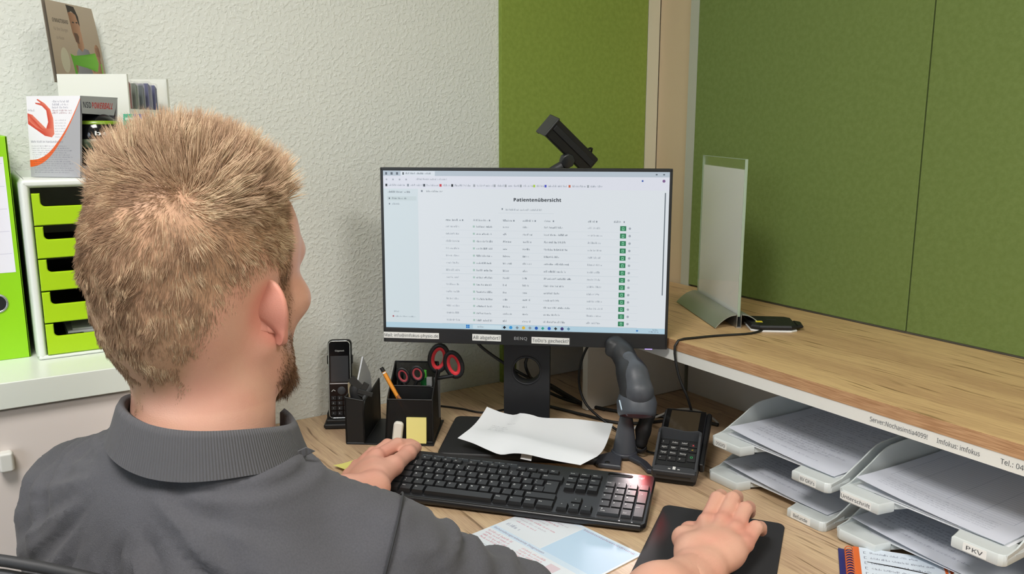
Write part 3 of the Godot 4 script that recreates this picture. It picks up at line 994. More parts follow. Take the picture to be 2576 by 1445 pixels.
	blend(ci, Rect2(6, 8, 34, 5), Color(0.9, 0.95, 0.95, 0.8))
	fill_poly(ci, ellipse(66, 34, 6, 12), hexc("26304f"))
	put("printed_card", sheet([Vector3(-0.021, 0.09, -0.012), Vector3(0.021, 0.09, -0.012), Vector3(0.021, 0.0, 0.0), Vector3(-0.021, 0.0, 0.0)]), picture(ci, 0.3), c)
	put("card_backing", mb().box(Vector3(0, 0.045, -0.0075), Vector3(0.0425, 0.0905, 0.001), 0, rot(Vector3.RIGHT, -7.6)), M.white, c)

func ellipse(cx: float, cy: float, rx: float, ry: float, n := 24) -> PackedVector2Array:
	var p := PackedVector2Array()
	for k in n: p.append(Vector2(cx + cos(TAU * k / n) * rx, cy + sin(TAU * k / n) * ry))
	return p

func man_print(im: Image) -> void:
	var skin := hexc("b98f72"); var skin2 := hexc("8c6448"); var hair := hexc("2e2620"); var shirt := hexc("8f8f93"); var band := hexc("5aa321"); var band2 := hexc("79c23c")
	# vest, neck, head, hair
	fill_poly(im, PackedVector2Array([Vector2(178, 420), Vector2(180, 330), Vector2(196, 250), Vector2(226, 220), Vector2(300, 232), Vector2(330, 290), Vector2(330, 420)]), shirt, hexc("77777c"))
	fill_poly(im, PackedVector2Array([Vector2(205, 150), Vector2(262, 140), Vector2(268, 222), Vector2(246, 246), Vector2(214, 226)]), skin2, skin)
	fill_poly(im, PackedVector2Array([Vector2(172, 40), Vector2(246, 44), Vector2(262, 110), Vector2(256, 168), Vector2(226, 206), Vector2(204, 196), Vector2(186, 150)]), skin2, skin)
	fill_poly(im, PackedVector2Array([Vector2(166, 6), Vector2(236, 10), Vector2(262, 60), Vector2(262, 110), Vector2(252, 96), Vector2(240, 52), Vector2(206, 36), Vector2(174, 46)]), hair)
	fill_poly(im, PackedVector2Array([Vector2(196, 148), Vector2(226, 150), Vector2(236, 166), Vector2(230, 206), Vector2(206, 196)]), Color(0.28, 0.2, 0.15, 0.7))
	fill_poly(im, ellipse(206, 94, 10, 4), hair); fill_poly(im, ellipse(238, 92, 9, 4), hair)
	# arm and hands
	fill_poly(im, PackedVector2Array([Vector2(290, 320), Vector2(330, 350), Vector2(388, 250), Vector2(396, 300), Vector2(388, 380), Vector2(356, 410), Vector2(318, 380)]), skin, skin2)
	fill_poly(im, ellipse(378, 240, 24, 44), skin, skin2)
	fill_poly(im, ellipse(170, 330, 16, 34), skin2)
	# green band
	fill_poly(im, PackedVector2Array([Vector2(138, 262), Vector2(170, 272), Vector2(250, 262), Vector2(356, 244), Vector2(372, 300), Vector2(350, 348), Vector2(262, 330), Vector2(150, 318)]), band, band2)
	fill_poly(im, PackedVector2Array([Vector2(150, 318), Vector2(166, 320), Vector2(186, 420), Vector2(160, 420)]), band)
	fill_poly(im, PackedVector2Array([Vector2(388, 300), Vector2(398, 300), Vector2(402, 420), Vector2(392, 420)]), band2)
	for k in 4: fill_poly(im, PackedVector2Array([Vector2(364 + k * 9, 214), Vector2(368 + k * 9, 214), Vector2(372 + k * 9, 262), Vector2(368 + k * 9, 262)]), Color(0.3, 0.2, 0.15, 0.5))
const MON := Vector3(0.8441, 0.74, -1.2856)
const MON_TURN := -38.744

func screen_image() -> Image:
	var W := 1600
	var H := 900
	var im := new_image(W, H, hexc("dde3e8"))
	# positions below are given on a 720 x 400 layout of the screen
	var kx := W / 720.0
	var ky := H / 400.0
	var r := RandomNumberGenerator.new(); r.seed = 77
	var R := func(x: float, y: float, w: float, h: float, c: Color) -> void: blend(im, Rect2(x * kx, y * ky, w * kx, h * ky), c)
	var T := func(x: float, y: float, w: float, h: float, c: Color) -> void: scribble(im, x * kx, y * ky, w * kx, h * ky, c, r)
	var ink := hexc("56606a"); var soft := Color(0.36, 0.4, 0.45, 0.7)
	R.call(0, 0, 720, 13, hexc("b7c3ce")); R.call(46, 1, 88, 13, hexc("dbe2ea"))
	T.call(58, 7, 66, 4, ink); R.call(51, 4, 3, 6, hexc("20262c"))
	for k in 3: R.call(6 + k * 14, 4, 5, 6, Color(0.25, 0.28, 0.33, 0.8))
	R.call(0, 13, 720, 32, hexc("dde0ea"))
	for k in 4: R.call(7 + k * 17, 20, 4, 4, Color(0.45, 0.48, 0.52, 0.5))
	T.call(86, 21, 80, 4, soft)
	for k in [[6, 44, "20262c"], [62, 36, "8a939c"], [104, 34, "39424a"], [146, 24, "c4303a"], [176, 44, "20262c"], [232, 46, "a0a6ad"], [284, 22, "a0a6ad"], [312, 32, "a0a6ad"], [350, 30, "a0a6ad"], [384, 22, "a9cc4b"], [412, 50, "4b55c0"], [472, 38, "c86a50"], [518, 34, "a0a6ad"]]:
		R.call(k[0], 33, 5, 6, hexc(k[2])); T.call(k[0] + 9, 36, k[1] - 4, 4, soft)
	R.call(652, 20, 4, 4, hexc("3858a8")); fill_poly(im, ellipse(706 * kx, 22 * ky, 8, 8), hexc("7c5a8a"))
	for k in 2: R.call(686 + k * 18, 5, 4, 3, ink)
	# side bar and content
	R.call(0, 45, 90, 341, hexc("d2dee3"))
	T.call(12, 53, 56, 4, ink); R.call(10, 64, 76, 10, hexc("c9d6d9")); T.call(22, 69, 38, 4, ink); T.call(22, 83, 20, 4, soft)
	R.call(14, 67, 3, 4, ink); R.call(14, 81, 3, 4, soft); R.call(98, 48, 4, 5, soft); T.call(112, 51, 40, 4, ink)
	T.call(22, 358, 16, 4, soft); R.call(18, 369, 4, 3, hexc("a02838")); T.call(26, 371, 52, 3, soft)
	write(im, "Patientenübersicht", 335 * kx, 70 * ky, 8.2 * ky, hexc("1b232b"), true, 119 * kx)
	R.call(304, 91, 4, 4, soft); T.call(315, 95, 90, 4, soft)
	R.call(296, 103, 140, 0.6, Color(0.6, 0.66, 0.7, 0.5))
	for k in [[161, 38], [232, 36], [308, 22], [358, 26], [412, 18], [522, 16], [586, 20]]:
		T.call(k[0], 122, k[1], 4.4, ink); R.call(k[0] + k[1] + 4, 120, 3, 4, soft)
	for row in 14:
		var y := 138.0 + row * 18.35
		T.call(161, y, 34, 4, soft)
		R.call(231, y - 3, 5, 5, Color(0.5, 0.68, 0.6, 0.55)); T.call(240, y, 40, 4, ink)
		T.call(308, y, r.randf_range(8, 22), 4, ink)
		T.call(358, y, r.randf_range(10, 26), 4, ink)
		T.call(412, y, r.randf_range(36, 70), 4, ink)
		T.call(522, y, r.randf_range(30, 40), 4, soft)
		fill_poly(im, PackedVector2Array([Vector2(602 * kx, (y - 6) * ky), Vector2(617 * kx, (y - 6) * ky), Vector2(617 * kx, (y + 6) * ky), Vector2(602 * kx, (y + 6) * ky)]), hexc("2c7a55"))
		R.call(606.5, y - 3, 6, 7, hexc("8fd8b0")); R.call(608, y - 1.5, 3, 4, hexc("2c7a55"))
		fill_poly(im, ellipse(626 * kx, y * ky, 3 * kx, 3 * kx), Color(0.5, 0.53, 0.58, 0.6))
		R.call(150, y + 9, 500, 0.5, Color(0.62, 0.68, 0.72, 0.35))
	R.call(709, 50, 3, 252, hexc("6b747c"))
	# task bar
	R.call(0, 386, 720, 14, hexc("b3d0df"))
	R.call(212, 388.5, 9, 9, hexc("1f78c8")); R.call(216.2, 388.5, 0.6, 9, hexc("b3d0df")); R.call(212, 392.7, 9, 0.6, hexc("b3d0df"))
	R.call(230, 388, 74, 10, hexc("cbdfe8")); T.call(242, 393, 16, 4, soft)
	var cols := ["22272e", "3494d6", "7d8890", "e3b83c", "8b959c", "2559b0", "2e9a8a", "2f62c4", "2c343a", "3b3170", "5b8aa4"]
	for k in cols.size(): fill_poly(im, ellipse((312 + k * 16.5) * kx, 393 * ky, 4.2 * kx, 4.2 * ky, 10 if k % 2 else 4), hexc(cols[k]))
	R.call(648, 391, 5, 4, hexc("3f7fc4")); T.call(690, 390, 12, 3, soft); T.call(680, 395, 24, 3, soft)
	return im

func label_strip(nm_label: String, s: String, parent: Node3D, x0: float, x1: float, y: float, h: float, z: float, tilt := 0.0) -> void:
	var b := mb().box(Vector3.ZERO, Vector3(x1 - x0, h, 0.0004), 0, rot(Vector3.BACK, tilt, Vector3((x0 + x1) / 2, y, z)))
	var lb := put("label_strip", b, mat(hexc("eceeec"), 0.4), parent)
	lb.set_meta("label", nm_label)
	var q := rot(Vector3.BACK, tilt, Vector3((x0 + x1) / 2, y, z + 0.0003))
	put("lettering", text_on(mb(), s, q * Vector3(-(x1 - x0) / 2 + 0.0015, 0, 0), q.basis.x, q.basis.y, h * 0.5, false, x1 - x0 - 0.003), mat(hexc("4c5056"), 0.7), lb)

func monitor_group() -> void:
	var t := thing("monitor", "black flat screen monitor showing a white patient list, on a height-adjustable stand", "monitor", MON, MON_TURN)
	# leaning back a little: everything of the panel in this frame
	var tl := rot(Vector3.RIGHT, -1.7, Vector3(0, 0.195, 0.0045))
	var put_t := func(nm: String, b: MB, m: Material, par: Node3D) -> MeshInstance3D:
		for k in b.v.size():
			b.v[k] = tl * b.v[k]; b.n[k] = tl.basis * b.n[k]
		return put(nm, b, m, par)
	var W := 0.5386
	var H := 0.333
	var bz := mat(hexc("1f2123"), 0.4)
	var hb := mb()
	hb.slab(rrect(W, H, 0.005, 4, 0, H / 2), -0.014, -0.0012, 0.002)
	hb.slab(rrect(0.36, 0.24, 0.03, 5, 0, H / 2 - 0.01), -0.042, -0.013, 0.012)
	put_t.call("housing", hb, M.black, t)
	var fr := mb()
	fr.box(Vector3(0, 0.0143, 0), Vector3(W, 0.0286, 0.004), 0.0012)
	fr.box(Vector3(0, H - 0.003, 0), Vector3(W, 0.006, 0.004), 0.001)
	for s in [-1, 1]: fr.box(Vector3(s * (W / 2 - 0.0026), H / 2, 0), Vector3(0.0052, H - 0.004, 0.004), 0.001)
	put_t.call("bezel", fr, bz, t)
	var sm := mat(Color.BLACK, 0.35)
	var st := ImageTexture.create_from_image(screen_image())
	sm.emission_enabled = true
	sm.emission = Color.WHITE
	sm.emission_operator = BaseMaterial3D.EMISSION_OP_MULTIPLY
	sm.emission_texture = st
	sm.emission_energy_multiplier = 0.86
	sm.texture_repeat = false
	var sc: MeshInstance3D = put_t.call("screen", sheet([Vector3(-0.2642, H - 0.006, 0.0008), Vector3(0.2642, H - 0.006, 0.0008), Vector3(0.2642, 0.0286, 0.0008), Vector3(-0.2642, 0.0286, 0.0008)]), sm, t)
	sc.set_meta("label", "lit screen with the heading Patientenübersicht")
	var al := AreaLight3D.new()
	al.name = "screen_light"
	al.area_size = Vector2(0.52, 0.29)
	al.light_energy = 0.02
	al.light_color = Color(0.9, 0.96, 1.0)
	al.shadow_enabled = true
	al.area_range = 6.0
	al.area_attenuation = 2.0
	t.add_child(al)
	al.position = Vector3(0, 0.37, 0.008)
	al.rotation.y = PI
	var lt := put_t.call("logo_lettering", text_on(mb(), "BENQ", Vector3(-0.0165, 0.0135, 0.002), Vector3.RIGHT, Vector3.UP, 0.0056, false, 0.0245), mat(hexc("a8acb0"), 0.4), t) as Node
	lt.set_meta("label", "small silver maker's lettering")
	var led := mat(hexc("b9a8ff"), 0.3)
	led.emission_enabled = true; led.emission = Color(0.6, 0.5, 1.0); led.emission_energy_multiplier = 1.5
	put_t.call("power_light", mb().box(Vector3(0.2353, -0.0006, 0.0), Vector3(0.014, 0.0014, 0.003), 0.0005), led, t)
	label_strip("white strip lettered Mail", "Mail: info@imfokus-physio.de", t, -0.2685, -0.1608, 0.209, 0.0118, 0.0068)
	label_strip("white strip lettered AB abgehört", "AB abgehört?", t, -0.0965, -0.0415, 0.2085, 0.0128, 0.0068, -0.6)
	label_strip("white strip lettered ToDo's gecheckt", "ToDo's gecheckt?", t, 0.0165, 0.088, 0.2058, 0.0126, 0.0068, -0.6)
	# stand: column with a round cable hole, hinge, base
	var colm := mat(hexc("232427"), 0.5)
	var cb := mb()
	for s in [-1.0, 1.0]:
		var pl := PackedVector2Array([Vector2(0, 0.0115), Vector2(s * 0.046, 0.0115), Vector2(s * 0.046, 0.30), Vector2(0, 0.30)])
		for k in 17:
			var a := PI / 2 - PI * k / 16.0
			pl.append(Vector2(s * cos(a) * 0.0262, 0.1222 + sin(a) * 0.0262))
		cb.slab(pl, -0.103, -0.075, 0.0)
	cb.box(Vector3(0, 0.40, -0.089), Vector3(0.092, 0.21, 0.028), 0.003)
	put("column", cb, colm, t)
	put("hole_rim", mb().lathe([Vector2(0.0262, -0.014), Vector2(0.0256, 0.0), Vector2(0.0262, 0.0155), Vector2(0.0295, 0.0155), Vector2(0.0295, 0.0135)], 40, rot(Vector3.RIGHT, 90, Vector3(0, 0.1222, -0.0885))), mat(hexc("2c2d31"), 0.35), t)
	put("hinge_plate", mb().box(Vector3(0, 0.372, -0.056), Vector3(0.1, 0.1, 0.03), 0.004), M.black, t)
	put("column_foot", mb().box(Vector3(0, 0.207, -0.072), Vector3(0.06, 0.026, 0.008), 0.003), M.black, t)
	var base := mb().slab(rrect(0.3, 0.205, 0.014, 6, 0, 0.0015), 0.0, 0.0115, 0.0025, Transform3D(Basis(Vector3.RIGHT, -PI / 2), Vector3.ZERO))
	put("base", base, mat(hexc("222326"), 0.55), t)
	folded_letter()
	tablet_holder()

func folded_letter() -> void:
	# a letter opened after folding, lying over the monitor's base; rows from the far edge to the near one
	var t := thing("letter", "white letter with fold creases lying over the monitor's base behind the keyboard", "paper", MON, MON_TURN)
	var far := [Vector3(-0.0737, 0.06, -0.0253), Vector3(-0.045, 0.05, -0.024), Vector3(-0.0196, 0.047, -0.0195), Vector3(-0.006, 0.054, -0.0118), Vector3(0.015, 0.052, -0.011), Vector3(0.038, 0.046, -0.0127), Vector3(0.10, 0.048, -0.007), Vector3(0.1729, 0.045, 0.0037)]
	var near := [Vector3(-0.1136, 0.035, 0.0841), Vector3(-0.082, 0.031, 0.0967), Vector3(-0.055, 0.027, 0.113), Vector3(-0.0282, 0.024, 0.1272), Vector3(-0.005, 0.029, 0.1312), Vector3(0.02, 0.031, 0.138), Vector3(0.062, 0.028, 0.1505), Vector3(0.1157, 0.025, 0.162)]
	var crease := [Vector3(-0.098, 0.040, 0.052), Vector3(-0.068, 0.038, 0.056), Vector3(-0.047, 0.040, 0.064), Vector3(-0.02, 0.041, 0.073), Vector3(0.01, 0.040, 0.083), Vector3(0.045, 0.037, 0.097), Vector3(0.095, 0.036, 0.119), Vector3(0.1442, 0.035, 0.144)]
	var g := []
	var F := curve(far, 28); var N := curve(near, 28); var Cr := curve(crease, 28)
	for r in 11:
		var row := []
		for q in 29:
			var p: Vector3
			if r <= 7:
				var f := r / 7.0
				p = F[q].lerp(Cr[q], f) + Vector3(0, -0.012 * sin(PI * f) * (0.4 + q / 40.0), 0)
			else:
				p = Cr[q].lerp(N[q], (r - 7) / 3.0)
			row.append(p)
		g.append(row)
	var im := new_image(512, 320, hexc("e9edf2"))
	var rr := RandomNumberGenerator.new(); rr.seed = 4
	for k in 4: scribble(im, 60, 120 + k * 18, 60 + 10 * (k % 2), 7, Color(0.45, 0.47, 0.52, 0.4 + 0.2 * (k % 2)), rr)
	scribble(im, 110, 80, 40, 7, Color(0.45, 0.47, 0.52, 0.35), rr)
	var pm := picture(im, 0.75)
	put("sheet", mb().grid(g, 0.0004), pm, t)
	# the lower fold that shows under the sheet
	var g2 := []
	for r in 4:
		var row := []
		for q in 5: row.append(Vector3(0.008 + q * 0.005, 0.018 + r * 0.003, 0.128 + q * 0.002 - r * 0.02))
		g2.append(row)
	put("under_fold", mb().grid(g2, 0.0004), M.paper, t)

func tablet_holder() -> void:
	# clamp arm behind the monitor, standing on the counter's far end
	var t := thing("tablet_holder", "black tablet holder clamp on a swivel arm, rising behind the monitor before the green felt", "tablet holder", Vector3(1.0025, 0.74, -1.4049), -32.5)
	var k := Vector3(0.0, 0.0, 0.0)
	# in the holder's frame x runs right across the view; clamp bar slants from upper left to lower right
	var bar_c := Vector3(0.029, 0.5625, 0.0)
	var xf := Transform3D(Basis(Vector3.UP, deg_to_rad(30.0)) * Basis(Vector3.BACK, deg_to_rad(-39.0)) * Basis(Vector3.RIGHT, deg_to_rad(14)), bar_c)
	put("clamp_bar", mb().box(Vector3(0.0, 0, 0), Vector3(0.132, 0.042, 0.016), 0.003, xf), M.black, t)
	put("bar_rail", mb().box(Vector3(0.0, 0.004, 0.009), Vector3(0.12, 0.013, 0.004), 0.0015, xf), M.black_soft, t)
	var jw := mb()
	jw.box(Vector3(-0.064, 0.0, -0.012), Vector3(0.005, 0.046, 0.046), 0.002, xf)
	jw.box(Vector3(-0.0615, 0.0, -0.034), Vector3(0.008, 0.046, 0.004), 0.001, xf)
	put("upper_jaw", jw, mat(hexc("2a2c2e"), 0.35), t)
	var j2 := mb()
	j2.box(Vector3(0.0615, 0.0, -0.015), Vector3(0.005, 0.036, 0.04), 0.002, xf)
	j2.tube(curve([xf * Vector3(0.055, 0.0, -0.012), xf * Vector3(0.045, 0.02, -0.02), xf * Vector3(0.056, 0.032, -0.03), xf * Vector3(0.066, 0.017, -0.034)], 10), 0.0026, 8)
	put("lower_jaw", j2, M.black, t)
	put("clamp_knob", mb().lathe([Vector2(0, -0.008), Vector2(0.014, -0.008), Vector2(0.0155, -0.004), Vector2(0.0155, 0.006), Vector2(0.013, 0.009), Vector2(0, 0.009)], 8, Transform3D(xf.basis * Basis(Vector3.RIGHT, PI / 2), xf * Vector3(0.012, -0.026, 0.004))), mat(hexc("2b2d2f"), 0.3), t)
	put("socket", mb().ball(Vector3.ZERO, Vector3(0.012, 0.012, 0.012), 16, Transform3D(Basis(), xf * Vector3(0.016, -0.034, 0.0))), M.black, t)
	var arm := curve([xf * Vector3(0.014, -0.04, 0), Vector3(-0.02, 0.503, 0.0), Vector3(-0.034, 0.48, 0.0), Vector3(-0.05, 0.42, -0.03), Vector3(-0.092, 0.30, -0.06)], 16)
	put("arm", mb().tube(arm, 0.0105, 12), mat(hexc("303133"), 0.5), t)
	put("arm_joint", mb().ball(Vector3(-0.028, 0.503, 0.002), Vector3(0.021, 0.016, 0.016), 16), mat(hexc("343537"), 0.5), t)
	put("post", mb().tube([Vector3(-0.092, 0.02, -0.06), Vector3(-0.092, 0.31, -0.06)], 0.006, 10), M.black, t)
	put("foot_clamp", mb().box(Vector3(-0.092, 0.01, -0.06), Vector3(0.02, 0.02, 0.03), 0.003), M.black, t)
const ORG := Vector3(0.551, 0.74, -1.458)
const ORG_TURN := -36.0

func mesh_mat(a: float) -> StandardMaterial3D:
	var m := mat(Color(0.045, 0.047, 0.05, a), 0.55)
	m.transparency = BaseMaterial3D.TRANSPARENCY_ALPHA
	return m

func desk_things() -> void:
	organizer()
	telephone()
	scanner()
	card_terminal()
	counter_things()
	# prescription form on the desk, partly under the keyboard
	var fim := form_image()
	var p0 := Vector3(0.7146, 0.7404, -1.0345); var right := Vector3(0.033, 0, 0.203).normalized(); var down := Vector3(-right.z, 0, right.x)
	if down.x > 0: down = -down
	var fo := thing("form_sheet", "pale blue and pink medical form lying under the keyboard's front edge beside the man's sleeve", "paper", p0)
	put("printed_sheet", sheet([Vector3.ZERO, right * 0.21, right * 0.21 + down * 0.297, down * 0.297].map(func(v): return v + Vector3(0, 0.0006, 0))), picture(fim, 0.6), fo)
	var fb := mb()
	fb.slab(PackedVector2Array([Vector2(0, 0), Vector2(0.21, 0), Vector2(0.21, 0.297), Vector2(0, 0.297)]), 0.0, 0.0005, 0.0, Transform3D(Basis(right, down, Vector3(0, 1, 0)), Vector3(0, 0, 0)))
	put("sheet_back", fb, M.paper, fo)
	# mouse pad and mouse
	var mp := thing("mouse_pad", "black cloth mouse pad with rounded corners under the man's right hand", "mouse pad", Vector3(0.843, 0.74, -0.785), -54.2)
	put("pad", mb().slab(rrect(0.186, 0.235, 0.012, 6), 0.0, 0.003, 0.001, Transform3D(Basis(Vector3.RIGHT, -PI / 2), Vector3.ZERO)), mat(hexc("26272a"), 0.8), mp)
	var mo := thing("computer_mouse", "black computer mouse almost hidden under the man's right hand", "mouse", Vector3(0.862, 0.743, -0.778), -62.5)
	var sh := net([ell(Vector3(0, 0.006, 0.004), Vector3(0.030, 0.026, 0.05), 0.01), ell(Vector3(0, 0.004, -0.02), Vector3(0.028, 0.021, 0.034), 0.01)], 0.003, Transform3D(), -0.0001)
	for k in sh.v.size(): sh.v[k].y = maxf(sh.v[k].y, 0.0)
	put("shell", sh, mat(hexc("16171a"), 0.45), mo)
	put("scroll_wheel", mb().tube([Vector3(-0.003, 0.022, -0.034), Vector3(0.003, 0.022, -0.034)], 0.006, 12), M.grey_dark, mo)
	# sticky note by the left wrist
	var sn := thing("sticky_note", "single yellow sticky note curling on the desk beside the man's left wrist", "sticky note", Vector3(0.52, 0.7405, -1.352), 20)
	var g := []
	for r in 5:
		var row := []
		for q in 7: row.append(Vector3(-0.03 + q * 0.0085, 0.0008 + pow((6 - q) / 6.0, 2.0) * 0.006, -0.017 + r * 0.0085))
		g.append(row)
	put("note", mb().grid(g, 0.0003), mat(hexc("e2dc7c"), 0.7), sn)
	notebook()

func form_image() -> Image:
	var W := 640
	var H := 900
	var im := new_image(W, H, hexc("dfe6ee"))
	var r := RandomNumberGenerator.new(); r.seed = 31
	blend(im, Rect2(0, 0, W, 26), hexc("d8e6f4"))
	blend(im, Rect2(306, 14, 324, 300), hexc("bcd6ee"))
	blend(im, Rect2(0, 22, 300, 300), hexc("dbe2ea"))
	blend(im, Rect2(0, 296, 640, 34), hexc("cddff0"))
	var red := Color(0.72, 0.32, 0.42, 0.75); var ink := Color(0.35, 0.36, 0.5, 0.75)
	write(im, "Heilmittelverordnung", 316, 24, 12, Color(0.6, 0.35, 0.45, 0.8), false, 300)
	for k in 6: scribble(im, 40, 66 + k * 26, 210 - (k % 3) * 40, 10, red if k % 2 else Color(0.55, 0.45, 0.55, 0.5), r)
	scribble(im, 30, 245, 90, 22, Color(0.25, 0.27, 0.42, 0.6), r)
	write(im, "Behandlungsrelevante Diagnosen", 16, 312, 13, Color(0.42, 0.36, 0.5, 0.9), false, 330)
	for k in 4: scribble(im, 20 + k * 6, 350 + k * 22, 160, 12, red, r)
	for k in 5: scribble(im, 250, 352 + k * 20, 150, 11, Color(0.75, 0.3, 0.35, 0.6), r)
	blend(im, Rect2(430, 350, 60, 50), Color(0.8, 0.6, 0.65, 0.4))
	blend(im, Rect2(10, 450, 620, 2), Color(0.5, 0.55, 0.65, 0.6)); blend(im, Rect2(320, 450, 2, 180), Color(0.5, 0.55, 0.65, 0.6))
	write(im, "Heilmittel nach Maßgabe des Kataloges", 336, 476, 13, red, false, 280)
	for k in 7: scribble(im, 336, 505 + k * 22, 200 - (k * 37) % 90, 11, red if k < 3 else ink, r)
	for k in 9: scribble(im, 24, 480 + k * 24, 190 - (k * 53) % 80, 11, Color(0.62, 0.42, 0.5, 0.6), r)
	blend(im, Rect2(350, 640, 120, 60), Color(0.75, 0.45, 0.5, 0.35))
	for k in 8: scribble(im, 24, 720 + k * 20, 560 - (k * 61) % 200, 10, ink, r)
	return im

func notebook() -> void:
	var x := Vector3(1.085 - 1.010, 0, -0.577 + 0.672).normalized()
	var z := Vector3(-x.z, 0, x.x)
	var t := thing("notebook", "spiral notebook with orange cover stripes and a page of crossed-out handwriting, before the letter trays", "notebook", Vector3(1.010, 0.74, -0.672), rad_to_deg(atan2(-x.z, x.x)))
	# local x along the page's top edge, z down the page
	var cov := mb().box(Vector3(0.058, 0.0012, 0.075), Vector3(0.156, 0.0018, 0.152), 0.0006)
	put("cover", cov, mat(hexc("272a6e"), 0.4), t)
	put("page_block", mb().box(Vector3(0.062, 0.0055, 0.075), Vector3(0.126, 0.0066, 0.148), 0.0005), M.paper, t)
	var im := new_image(520, 620, hexc("d9e3ee"))
	blend(im, Rect2(0, 0, 34, 620), hexc("dd6a2c")); blend(im, Rect2(474, 0, 16, 620), hexc("dd6a2c")); blend(im, Rect2(500, 0, 20, 620), hexc("dd6a2c"))
	var r := RandomNumberGenerator.new(); r.seed = 9
	var ink := Color(0.2, 0.22, 0.3, 0.75)
	for k in 9:
		scribble(im, 90, 60 + k * 62, 260 + (k * 71) % 90, 17, ink, r)
		blend(im, Rect2(56, 48 + k * 62, 3, 26), ink); blend(im, Rect2(56, 48 + k * 62, 14, 3), ink); blend(im, Rect2(56, 72 + k * 62, 14, 3), ink)
	for k in 2: fill_poly(im, PackedVector2Array([Vector2(70, 168 + k * 190), Vector2(230, 176 + k * 190), Vector2(420, 206 + k * 190), Vector2(420, 216 + k * 190), Vector2(230, 190 + k * 190), Vector2(70, 176 + k * 190)]), hexc("15171c"))
	put("written_page", sheet([Vector3(-0.001, 0.0091, 0.001), Vector3(0.125, 0.0091, 0.001), Vector3(0.125, 0.0091, 0.149), Vector3(-0.001, 0.0091, 0.149)]), picture(im, 0.65), t)
	var wire := mat(hexc("e06f35"), 0.4)
	for k in 20:
		var zz := 0.006 + k * 0.0074
		put("spiral_ring", mb().tube(circle(Vector3(-0.006, 0.0052, zz), 0.0055, 12), 0.0008, 5, false), wire, t)
	var pal := thing("paper_slip", "pale green slip of paper at the edge of the lowest tray", "paper", Vector3(1.115, 0.741, -0.475), 35)
	put("slip", mb().box(Vector3(0, 0.002, 0), Vector3(0.07, 0.004, 0.05), 0.0008), mat(hexc("b9cfa2"), 0.6), pal)

